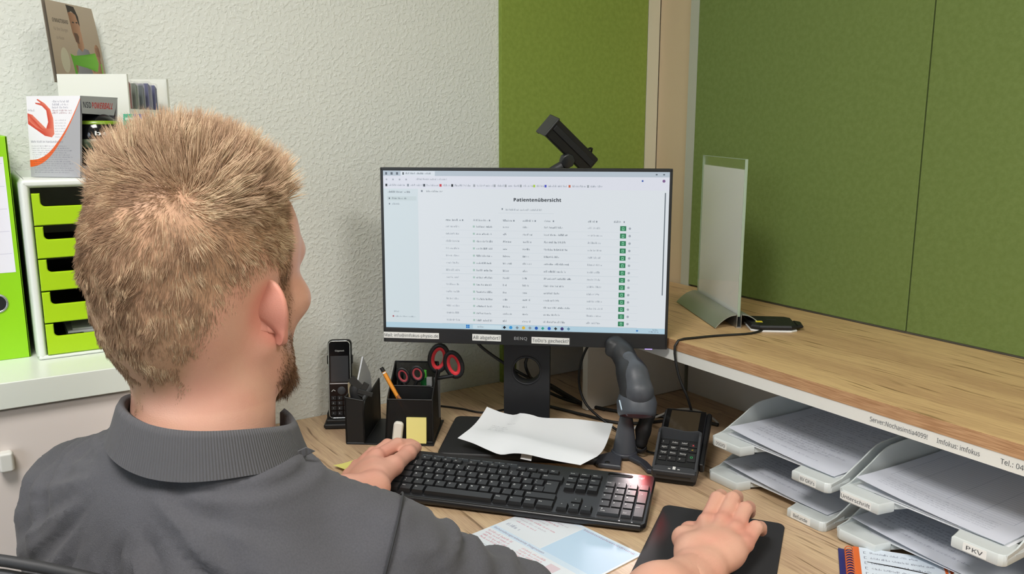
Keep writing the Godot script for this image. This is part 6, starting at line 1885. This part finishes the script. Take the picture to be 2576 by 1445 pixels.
func person() -> void:
	var t := thing("person", "man with short blond hair, beard and charcoal polo shirt, seated with his back turned", "person", MAN, MAN_TURN)
	HX = Transform3D((Basis(Vector3.UP, deg_to_rad(10.0)) * Basis(Vector3.RIGHT, deg_to_rad(-4.0))).scaled(Vector3.ONE * HS), Vector3(-0.002, 1.194, -0.010))
	# ----- skin: head, torso, arms and hands gathered into one mesh
	var sk := mb()
	var hp := head_prims()
	net(hp, 0.0036, HX, -1e9, sk)
	ears(sk)
	var n_head := sk.v.size()
	net([ell(Vector3(0, 0.86, 0.005), Vector3(0.165, 0.2, 0.095), 0.03), cap(Vector3(-0.14, 0.955, 0.01), Vector3(0.13, 0.945, -0.03), 0.05, 0.05, 0.03), ell(Vector3(0, 0.66, 0.02), Vector3(0.15, 0.2, 0.1), 0.03),
		cap(Vector3(0.01, 1.04, 0.0), Vector3(0.0, 0.98, 0.01), 0.045, 0.06, 0.03)], 0.012, Transform3D(), -1e9, sk)
	# right arm and hand on the mouse
	var wr := Vector3(0.325, 0.7725, -0.497)
	net([cap(Vector3(0.152, 0.946, -0.055), Vector3(0.295, 0.80, -0.245), 0.045, 0.041, 0.02), cap(Vector3(0.295, 0.80, -0.245), wr.lerp(Vector3(0.295, 0.80, -0.245), 0.45), 0.043, 0.039, 0.02), cap(wr.lerp(Vector3(0.295, 0.80, -0.245), 0.45), wr + Vector3(-0.002, 0.002, 0.02), 0.039, 0.0265, 0.02)], 0.008, Transform3D(), -1e9, sk)
	var rh := []
	for sx in [-0.009, 0.009]:
		rh.append(cap(wr + Vector3(-0.005 + sx * 0.8, 0.005, 0.05), wr + Vector3(sx, 0, 0), 0.0265, 0.0225, 0.012))
		rh.append(cap(wr + Vector3(sx, 0, 0), Vector3(0.331 + sx * 1.3, 0.7765, -0.555), 0.0225, 0.0205, 0.012))
	var rk := [Vector3(0.300, 0.783, -0.606), Vector3(0.322, 0.788, -0.611), Vector3(0.344, 0.785, -0.602), Vector3(0.362, 0.777, -0.586)]
	for i in 4: rh.append(cap(wr.lerp(rk[i], 0.42) + Vector3((i - 1.5) * 0.003, -0.001, 0), rk[i] + Vector3(0, -0.002, 0), 0.0172 - 0.001 * absf(i - 1.2), 0.0135 - 0.0008 * i, 0.013))
	for i in 4: rh.append(ell(rk[i] + Vector3(0, 0.0055, 0.002), Vector3(0.0098 - 0.0006 * i, 0.0088 - 0.0005 * i, 0.0125), 0.008))
	for i in 4: rh.append(cap(wr.lerp(rk[i], 0.35) + Vector3(0, 0.0155, 0), rk[i] + Vector3(0, 0.0085, 0.008), 0.0028, 0.0035, 0.008))
	rh.append(cap(Vector3(0.305, 0.775, -0.53), Vector3(0.345, 0.772, -0.555), 0.02, 0.018, 0.02))
	rh += finger([rk[0], Vector3(0.2985, 0.797, -0.662), Vector3(0.2955, 0.788, -0.693), Vector3(0.293, 0.772, -0.711)], [0.0118, 0.0108, 0.0102, 0.009])
	rh += finger([rk[1], Vector3(0.320, 0.799, -0.668), Vector3(0.317, 0.789, -0.700), Vector3(0.3145, 0.771, -0.719)], [0.012, 0.0109, 0.0102, 0.0092])
	rh += finger([rk[2], Vector3(0.3425, 0.795, -0.653), Vector3(0.3405, 0.784, -0.684), Vector3(0.3385, 0.768, -0.701)], [0.0115, 0.0104, 0.0096, 0.0087])
	rh += finger([rk[3], Vector3(0.3655, 0.784, -0.625), Vector3(0.3665, 0.774, -0.649), Vector3(0.3655, 0.762, -0.663)], [0.011, 0.0098, 0.0089, 0.008])
	rh += finger([Vector3(0.303, 0.776, -0.522), Vector3(0.281, 0.773, -0.565), Vector3(0.277, 0.766, -0.602), Vector3(0.284, 0.756, -0.63)], [0.0185, 0.0145, 0.0115, 0.0095], 0.012)
	var v_rh := sk.v.size()
	net(rh, 0.0028, Transform3D(), -1e9, sk)
	# left arm and hand on the keyboard's end, thumb side up
	var wl := Vector3(-0.200, 0.777, -0.466)
	var v_la := sk.v.size()
	net([cap(Vector3(-0.18, 0.965, 0.005), Vector3(-0.285, 0.795, -0.2), 0.047, 0.041, 0.02), cap(Vector3(-0.285, 0.795, -0.2), Vector3(-0.246, 0.793, -0.34), 0.042, 0.038, 0.02), cap(Vector3(-0.246, 0.793, -0.34), wl + Vector3(-0.0069, 0.002, 0.0188), 0.038, 0.0255, 0.02)], 0.008, Transform3D(), -1e9, sk)
	var lh := []
	for sx in [-1.0, 1.0]:
		var w: Vector3 = Vector3(0.0065, 0.004, -0.002) * sx
		lh.append(cap(wl + Vector3(-0.0172, 0.006, 0.047) + w, wl + w, 0.0272, 0.0225, 0.012))
		lh.append(cap(wl + w, Vector3(-0.240, 0.777, -0.512) + w * 1.5, 0.0225, 0.019, 0.012))
	var lk := [Vector3(-0.256, 0.789, -0.549), Vector3(-0.273, 0.780, -0.546), Vector3(-0.286, 0.769, -0.536), Vector3(-0.295, 0.758, -0.522)]
	for i in 4: lh.append(cap(wl.lerp(lk[i], 0.3), lk[i], 0.0185 - 0.0015 * i, 0.014 - 0.0008 * i, 0.012))
	for i in 2: lh.append(ell(lk[i] + Vector3(0.002, 0.005, 0.002), Vector3(0.0098, 0.0085, 0.0125), 0.008))
	lh += finger([lk[0], Vector3(-0.2595, 0.790, -0.612), Vector3(-0.2575, 0.779, -0.645), Vector3(-0.2575, 0.763, -0.664)], [0.0125, 0.0112, 0.0098, 0.0086])
	lh += finger([lk[1], Vector3(-0.283, 0.784, -0.613), Vector3(-0.282, 0.771, -0.648), Vector3(-0.281, 0.755, -0.668)], [0.0122, 0.0108, 0.0096, 0.0086])
	lh += finger([lk[2], Vector3(-0.301, 0.773, -0.594), Vector3(-0.304, 0.761, -0.626), Vector3(-0.303, 0.750, -0.645)], [0.0115, 0.0102, 0.0092, 0.0082])
	lh += finger([lk[3], Vector3(-0.312, 0.759, -0.562), Vector3(-0.317, 0.751, -0.584), Vector3(-0.317, 0.7495, -0.602)], [0.0102, 0.009, 0.0082, 0.0074])
	lh += finger([Vector3(-0.208, 0.783, -0.497), Vector3(-0.2165, 0.783, -0.545), Vector3(-0.231, 0.781, -0.606), Vector3(-0.2455, 0.774, -0.648)], [0.02, 0.0155, 0.0123, 0.0103], 0.01)
	var v_lh := sk.v.size()
	net(lh, 0.0028, Transform3D(), -1e9, sk)
	# skin colours
	var base := lin("e0ad97"); var red := lin("d98878"); var pale := lin("eab8a0"); var under := lin("b08d6c"); var beardc := lin("8f6a50")
	var nz := FastNoiseLite.new(); nz.seed = 3; nz.frequency = 18.0
	var hi := HX.affine_inverse()
	sk.c.resize(sk.v.size())
	for k in sk.v.size():
		var p := sk.v[k]
		var c := base.lerp(red, clampf(nz.get_noise_3dv(p) * 0.35 + 0.1, 0, 1))
		if k < n_head:
			var q := hi * p
			var e := (q - Vector3(0.08, 0.0, 0.006)); e.z *= 0.9
			if absf(q.x) > 0.05: c = c.lerp(red, 0.6 * smoothstep(0.040, 0.024, Vector3(absf(q.x) - 0.09, q.y + 0.017, q.z - 0.002).length()))
			if q.y < -0.1: c = c.lerp(pale, 0.35)
			var w := scalp(q)
			c = c.lerp(under, 0.8 * w * w)
			c = c.lerp(lin("b98f72"), 0.5 * exp(-pow((q - WHORL).length() / 0.022, 2.0)))
			c = c.lerp(beardc, 0.75 * maxf(beard(q), sideburn(q)))
		elif k >= v_rh and k < v_la:
			for i in 4: c = c.lerp(red, 0.55 * exp(-pow((p - rk[i]).length() / 0.02, 2.0)))
		elif k >= v_lh:
			for i in 2: c = c.lerp(red, 0.45 * exp(-pow((p - lk[i]).length() / 0.02, 2.0)))
			c = c.lerp(red, 0.2)
		sk.c[k] = c
	var sm := mat(Color.WHITE, 0.5, 0, 0.45)
	sm.vertex_color_use_as_albedo = true
	sm.subsurf_scatter_enabled = false
	var pores := noise_tex(51, 0.14, FastNoiseLite.TYPE_SIMPLEX, 512, 3, null, true, 3.0)
	sm.normal_enabled = true; sm.normal_texture = pores; sm.normal_scale = 0.22
	sm.uv1_triplanar = true; sm.uv1_scale = Vector3(9, 9, 9)
	put("body", sk, sm, t)
	# eyes and nails
	for s in [-1.0, 1.0]:
		var eye := put("eye", mb().ball(HX * Vector3(s * 0.03, 0.014, -0.091), Vector3.ONE * 0.0105, 14), mat(hexc("e9e6e2"), 0.1), t)
		put("iris", mb().ball(HX * Vector3(s * 0.03, 0.012, -0.0985), Vector3.ONE * 0.0046, 10), mat(hexc("4b6478"), 0.1), eye)
	var nm := mat(hexc("dfa592"), 0.25)
	put("fingernail", nail_cap(Vector3(-0.2375, 0.7855, -0.6395), Vector3(0.45, 0.86, 0.1).normalized(), Vector3(-0.30, -0.12, -0.93).normalized(), 0.0125, 0.0155), nm, t)
	for q in [[Vector3(0.3385, 0.768, -0.701), Vector3(0.3405, 0.784, -0.684), 0.009, 0.35], [Vector3(0.3655, 0.762, -0.663), Vector3(0.3665, 0.774, -0.649), 0.008, 0.45], [Vector3(0.3145, 0.771, -0.719), Vector3(0.317, 0.789, -0.700), 0.0095, 0.1], [Vector3(0.293, 0.772, -0.711), Vector3(0.2955, 0.788, -0.693), 0.0094, 0.0]]:
		var al: Vector3 = (q[0] - q[1]).normalized()
		var up := Vector3(q[3], 0.5, -1.0)
		up = (up - al * up.dot(al)).normalized()
		put("fingernail", nail_cap(q[0] + up * (q[2] + 0.0003) - al * 0.001, up, al, q[2] * 1.35, 0.011), nm, t)
	shirt(t)
	trousers(t)
	hair(t, sk, n_head)

func shirt(t: Node3D) -> void:
	var ps := [
		cap(Vector3(-0.035, 1.022, 0.022), Vector3(-0.155, 0.963, 0.018), 0.05, 0.058, 0.04),
		ell(Vector3(0.014, 1.022, 0.018), Vector3(0.088, 0.055, 0.07), 0.04),
		cap(Vector3(0.045, 1.014, -0.002), Vector3(0.150, 0.948, -0.055), 0.05, 0.056, 0.04),
		ell(Vector3(-0.01, 0.93, 0.03), Vector3(0.175, 0.125, 0.085), 0.05),
		ell(Vector3(-0.005, 0.84, 0.025), Vector3(0.20, 0.2, 0.115), 0.05),
		ell(Vector3(0, 0.66, 0.03), Vector3(0.19, 0.22, 0.125), 0.05),
		cap(Vector3(0.152, 0.946, -0.055), Vector3(0.262, 0.820, -0.2), 0.0575, 0.0545, 0.03),
		cap(Vector3(-0.168, 0.958, 0.01), Vector3(-0.255, 0.845, -0.12), 0.058, 0.055, 0.03)]
	var b := net(ps, 0.007)
	# folds: long soft ridges fanning from neck and armholes, displaced along the normals
	var n1 := FastNoiseLite.new(); n1.seed = 91; n1.frequency = 1.0; n1.fractal_octaves = 2
	var n2 := FastNoiseLite.new(); n2.seed = 92; n2.frequency = 1.0; n2.fractal_octaves = 2
	for k in b.v.size():
		var p := b.v[k]
		var d := 0.0
		# across the back, slanting down from the collar
		var u := p - Vector3(0.01, 1.06, 0.05)
		var ang := atan2(u.x, -u.y)
		var rad := Vector2(u.x, u.y).length()
		d += 0.007 * n1.get_noise_2d(ang * 4.2, rad * 5.0) * smoothstep(0.02, 0.09, rad)
		d += (0.0042 if p.x > -0.1 else 0.002) * n2.get_noise_2d(ang * 9.0, rad * 6.0) * smoothstep(0.03, 0.08, rad) * smoothstep(0.30, 0.14, rad)
		# left shoulder gathers
		if p.x < -0.06: d += 0.004 * sin((p.x * 0.55 + p.y * 0.9 + p.z * 0.3) * 150.0 + 2.0 * n1.get_noise_2d(p.x * 12.0, p.z * 12.0)) * smoothstep(-0.06, -0.12, p.x) * smoothstep(0.94, 1.0, p.y)
		# right sleeve: rumples along its upper edge
		if p.x > 0.13 and p.z < -0.06:
			var s := (p - Vector3(0.155, 0.946, -0.055)).dot(Vector3(0.107, -0.106, -0.13).normalized())
			d += 0.0042 * sin(s * 165.0 + 2.5 * n1.get_noise_2d(p.y * 14.0, p.x * 14.0)) * smoothstep(0.015, 0.045, s) * clampf(b.n[k].y * 0.8 - b.n[k].z * 0.6, 0.0, 1.0)
		# cloth pulled towards the right shoulder
		if p.x > 0.0 and p.z > -0.06: d += 0.006 * n2.get_noise_2d((p.x + p.y) * 22.0, (p.x - p.y) * 6.0) * smoothstep(0.0, 0.06, p.x)
		b.v[k] = p + b.n[k] * d
	renormal(b)
	var m := mat(hexc("58585c"), 0.9, 0, 0.25)
	m.albedo_texture = noise_tex(61, 0.12, FastNoiseLite.TYPE_SIMPLEX, 512, 4, ramp2(Color(0.86, 0.86, 0.87), Color(1, 1, 1)))
	m.normal_enabled = true
	m.normal_texture = noise_tex(62, 0.2, FastNoiseLite.TYPE_SIMPLEX, 512, 2, null, true, 3.0)
	m.normal_scale = 0.3
	m.uv1_triplanar = true; m.uv1_scale = Vector3(7, 7, 7)
	m.rim_enabled = true; m.rim = 0.35
	var sh := put("polo_shirt", b, m, t)
	sh.set_meta("label", "charcoal polo shirt")
	# seams round the right armhole and across the yoke, laid on the cloth
	var sm := mat(hexc("2f3033"), 0.9)
	var seam := func(c: Vector3, ax: Vector3, ay: Vector3, a0: float, a1: float, r: float, nm: String) -> void:
		var pts := []
		for k in 41:
			var a := lerpf(a0, a1, k / 40.0)
			var d := (ax * cos(a) + ay * sin(a)).normalized()
			var lo := 0.0; var hi := 0.2
			for j in 18:
				var mid := (lo + hi) / 2
				if field(ps, c + d * mid) < 0.0: lo = mid
				else: hi = mid
			pts.append(c + d * (lo + 0.0008))
		put(nm, mb().tube(pts, r, 5), sm, sh)
	var axis := Vector3(0.80, -0.28, -0.53).normalized()
	var ax := axis.cross(Vector3.UP).normalized()
	seam.call(Vector3(0.158, 0.945, -0.058), ax, axis.cross(ax), 0.0, TAU, 0.0013, "armhole_seam")
	var axis2 := Vector3(-0.85, -0.25, -0.45).normalized()
	var ax2 := axis2.cross(Vector3.UP).normalized()
	seam.call(Vector3(-0.178, 0.962, 0.006), ax2, axis2.cross(ax2), 0.0, TAU, 0.0011, "armhole_seam")
	# sleeve hems
	for q in [[Vector3(0.252, 0.832, -0.187), Vector3(0.275, 0.806, -0.217), 0.0565], [Vector3(-0.246, 0.858, -0.105), Vector3(-0.266, 0.829, -0.138), 0.0565]]:
		var mid: Vector3 = (q[0] + q[1]) / 2
		var dd: Vector3 = (q[1] - q[0]).normalized()
		var bs := Basis(dd.cross(Vector3.UP).normalized(), dd, dd.cross(Vector3.UP).normalized().cross(dd))
		put("sleeve_hem", mb().lathe([Vector2(q[2] - 0.004, 0.022), Vector2(q[2], 0.021), Vector2(q[2], -0.01), Vector2(q[2] - 0.002, -0.02)], 36, Transform3D(bs, mid)), m, sh)
	# ribbed collar: stand and fold-over, open at the front
	var rows := []
	var prof := [[0.0, 0.0665, 1.045], [0.25, 0.0670, 1.072], [0.48, 0.0685, 1.1005], [0.52, 0.0718, 1.103], [0.6, 0.0745, 1.098], [0.8, 0.0795, 1.082], [1.0, 0.0855, 1.066]]
	for pr in prof:
		var row := []
		for k in 97:
			var a := deg_to_rad(-18.0 + 324.0 * k / 96.0) + PI / 2 - deg_to_rad(144.0)   # opening towards -z
			var ca := cos(a); var sa := sin(a)
			var back := (sa + 1.0) / 2.0
			var y: float = pr[2] - 0.028 * (1.0 - back) + 0.004 * sin(a * 3.0 + 1.0) * pr[0]
			var rr: float = pr[1]
			row.append(Vector3(0.017 + ca * rr * 1.02, y - ca * 0.006, 0.008 + sa * rr * (0.98 + 0.05 * back)))
		rows.append(row)
	var cb := mb().grid(rows, 0.0022)
	var cm := mat(hexc("565659"), 0.9, 0, 0.25)
	var rib := new_image(16, 4, Color(0.5, 0.5, 1.0))
	for x in 16:
		for y in 4: rib.set_pixel(x, y, Color(0.5 + 0.32 * sin(TAU * x / 16.0), 0.5, 0.93))
	cm.normal_enabled = true
	cm.normal_texture = ImageTexture.create_from_image(rib)
	cm.normal_scale = 0.8
	cm.uv1_scale = Vector3(190, 1, 1)
	cm.rim_enabled = true; cm.rim = 0.35
	put("ribbed_collar", cb, cm, sh)
	put("collar_tip", mb().slab(PackedVector2Array([Vector2(0, 0), Vector2(0.012, 0.004), Vector2(0.02, -0.001), Vector2(0.006, -0.006)]), -0.001, 0.001, 0.0005, Transform3D(Basis(Vector3.UP, 0.9), Vector3(0.092, 1.054, -0.016))), cm, sh)

func trousers(t: Node3D) -> void:
	var m := mat(hexc("2b2d33"), 0.85)
	var ps := [ell(Vector3(0, 0.55, 0.04), Vector3(0.185, 0.1, 0.15), 0.04)]
	for s in [-1.0, 1.0]:
		ps.append(cap(Vector3(s * 0.09, 0.545, 0.0), Vector3(s * 0.12, 0.535, -0.40), 0.088, 0.064, 0.04))
		ps.append(cap(Vector3(s * 0.12, 0.535, -0.40), Vector3(s * 0.12, 0.13, -0.42), 0.064, 0.048, 0.04))
	put("trousers", net(ps, 0.014), m, t)
	for s in [-1.0, 1.0]:
		put("shoe", net([cap(Vector3(s * 0.12, 0.052, -0.40), Vector3(s * 0.125, 0.042, -0.56), 0.042, 0.036, 0.02), cap(Vector3(s * 0.12, 0.09, -0.415), Vector3(s * 0.12, 0.05, -0.41), 0.044, 0.042, 0.02)], 0.01, Transform3D(), 0.0), mat(hexc("dcdcda"), 0.6), t)

const WHORL := Vector3(0.050, 0.090, 0.082)

func hair(t: Node3D, sk: MB, n_head: int) -> void:
	var r := RandomNumberGenerator.new(); r.seed = 2024
	var hi := HX.affine_inverse()
	var nz := FastNoiseLite.new(); nz.seed = 8; nz.frequency = 34.0
	var nz2 := FastNoiseLite.new(); nz2.seed = 9; nz2.frequency = 75.0
	# triangles of the scalp and the beard with their weights
	var sets := [[], []]
	var sums := [0.0, 0.0]
	for k in range(0, sk.ix.size(), 3):
		if sk.ix[k] >= n_head: break
		var a := hi * sk.v[sk.ix[k]]; var b := hi * sk.v[sk.ix[k + 1]]; var c := hi * sk.v[sk.ix[k + 2]]
		var ct := (a + b + c) / 3.0
		var area := (b - a).cross(c - a).length() * 0.5
		var ws := [scalp(ct), 0.0]
		ws[1] = maxf(beard(ct), sideburn(ct) * 0.8)
		for s in 2:
			if ws[s] > 0.03 and absf(ct.x) < 0.082:
				sums[s] += area * ws[s]
				sets[s].append([k, sums[s]])
	var counts := [46000, 6500]
	var cols := [[lin("e3cba8"), lin("b8977a"), lin("8b6e58")], [lin("a07c5c"), lin("7f6048"), lin("664d3a")]]
	for s in 2:
		var V := PackedVector3Array(); var N := PackedVector3Array(); var C := PackedColorArray(); var IX := PackedInt32Array()
		var set_: Array = sets[s]
		var at := 0
		for h in counts[s]:
			# even spread over the summed weights
			var want: float = sums[s] * (h + r.randf()) / counts[s]
			while at < set_.size() - 1 and set_[at][1] < want: at += 1
			var k: int = set_[at][0]
			var i0 := sk.ix[k]; var i1 := sk.ix[k + 1]; var i2 := sk.ix[k + 2]
			var b1 := r.randf(); var b2 := r.randf()
			if b1 + b2 > 1.0: b1 = 1.0 - b1; b2 = 1.0 - b2
			var root := hi * (sk.v[i0] + (sk.v[i1] - sk.v[i0]) * b1 + (sk.v[i2] - sk.v[i0]) * b2)
			var nrm := (hi.basis * sk.n[i0]).normalized()
			var dir: Vector3; var dend: Vector3; var L: float; var rad := 0.00026
			var clump := Vector3(nz.get_noise_3dv(root), nz.get_noise_3dv(root + Vector3(3, 0, 0)), nz.get_noise_3dv(root + Vector3(0, 5, 0)))
			var cell := (root * 150.0).floor()
			var ctr := (cell + Vector3.ONE * 0.5) / 150.0
			var hsh := absi(int(cell.x * 73856093.0) ^ int(cell.y * 19349663.0) ^ int(cell.z * 83492791.0))
			var lock := Vector3((hsh % 101) / 50.0 - 1.0, ((hsh / 101) % 101) / 50.0 - 1.0, ((hsh / 10201) % 101) / 50.0 - 1.0)
			var fine := Vector3(nz2.get_noise_3dv(root), nz2.get_noise_3dv(root + Vector3(2, 0, 0)), nz2.get_noise_3dv(root + Vector3(0, 4, 0)))
			if s == 0:
				var wv := root - WHORL
				var wd := wv.length()
				var rv := wv - nrm * wv.dot(nrm)
				rv = rv.normalized()
				var spin := nrm.cross(rv) * 0.8 * exp(-wd / 0.035)
				var topw := smoothstep(0.060, 0.112, root.y + 0.18 * maxf(0.0, -root.z - 0.02) * 0.5 - maxf(0.0, root.z - 0.07) * 0.9)
				var near := smoothstep(0.008, 0.05, wd)
				var frontw := smoothstep(0.0, -0.07, root.z)
				L = lerpf(0.0105, 0.035 + 0.004 * frontw, topw) * (0.62 + 0.38 * near) * r.randf_range(0.75, 1.12)
				L *= lerpf(0.45, 1.0, smoothstep(-0.09, 0.03, root.y)) * lerpf(0.55, 1.0, scalp(root))
				# low on the sides and neck it lies down; on top it stands up and forward
				var down := Vector3(0, -1, 0.1); down = (down - nrm * down.dot(nrm)).normalized()
				var tang := (rv + spin).lerp(down, smoothstep(0.06, 0.0, root.y) * 0.8).normalized()
				var topt := Vector3(-0.12, 0.75, -0.42); topt = (topt - nrm * topt.dot(nrm)).normalized()
				tang = tang.lerp(topt, topw * 0.45 * near).normalized()
				tang = (tang + Vector3(r.randf_range(-1, 1), r.randf_range(-1, 1), r.randf_range(-1, 1)) * 0.9 * exp(-pow(wd / 0.022, 2.0))).normalized()
				var lift := lerpf(0.30, 1.15, topw)
				dir = (tang * 0.9 + nrm * lift + clump * 0.75 + fine * 0.35).normalized()
				dend = (tang * 1.0 + nrm * lift * lerpf(0.25, 0.62, topw) + clump * 0.9 + fine * 0.35 + lock * lerpf(0.28, 0.5, topw) + (ctr - root) * lerpf(30.0, 95.0, topw) + Vector3(0, 0.4 * topw, -0.05 * topw)).normalized()
				rad = lerpf(0.00021, 0.00028, topw)
			else:
				var chin := smoothstep(-0.06, -0.1, root.y)
				L = lerpf(0.004, 0.014, chin) * r.randf_range(0.7, 1.15)
				var down2 := Vector3(0, -1, -0.25); down2 = (down2 - nrm * down2.dot(nrm)).normalized()
				dir = (down2 * 0.8 + nrm * 0.55 + fine * 0.6).normalized()
				dend = (down2 * 1.0 + nrm * 0.25 + fine * 0.8).normalized()
				rad = 0.0002
			var cc: Color = cols[s][1]
			var f := r.randf() * 0.75 + 0.125 + clump.x * 0.6 + lock.x * 0.22
			cc = cc.lerp(cols[s][0], clampf((f - 0.5) * 1.6, 0, 1)) if f > 0.5 else cc.lerp(cols[s][2], clampf((0.5 - f) * 1.6, 0, 1))
			if dir.dot(nrm) < 0.16: dir = (dir + nrm * (0.16 - dir.dot(nrm))).normalized()
			if dend.dot(nrm) < 0.04: dend = (dend + nrm * (0.04 - dend.dot(nrm))).normalized()
			var sd := dir.cross(Vector3(0.3, 0.5, 0.8)).normalized()
			var base := V.size()
			var p := root - nrm * 0.0008
			for q in 4:
				var g := q / 3.0
				var dd := dir.lerp(dend, g).normalized()
				if q: p += dir.lerp(dend, g - 0.17).normalized() * L / 3.0
				var bn := dd.cross(sd).normalized()
				var rr: float = rad * [1.0, 1.0, 0.75, 0.15][q] / HS
				for j in 3:
					var o: Vector3 = sd * [1.0, -0.5, -0.5][j] + bn * [0.0, 0.866, -0.866][j]
					V.append(HX * (p + o * rr))
					N.append((HX.basis * o).normalized())
					C.append(cc)
			for q in 3:
				for j in 3:
					var a := base + q * 3 + j; var b := base + q * 3 + (j + 1) % 3
					IX.append(a); IX.append(a + 3); IX.append(b)
					IX.append(b); IX.append(a + 3); IX.append(b + 3)
		var ar := []
		ar.resize(Mesh.ARRAY_MAX)
		ar[Mesh.ARRAY_VERTEX] = V; ar[Mesh.ARRAY_NORMAL] = N; ar[Mesh.ARRAY_COLOR] = C; ar[Mesh.ARRAY_INDEX] = IX
		var me := ArrayMesh.new()
		me.add_surface_from_arrays(Mesh.PRIMITIVE_TRIANGLES, ar)
		var m := mat(Color.WHITE, 0.5, 0, 0.35)
		m.vertex_color_use_as_albedo = true
		var o := put("hair" if s == 0 else "beard", me, m, t)
		o.set_meta("kind", "stuff")
		o.set_meta("label", "short blond hair swept up on top" if s == 0 else "darker trimmed beard")
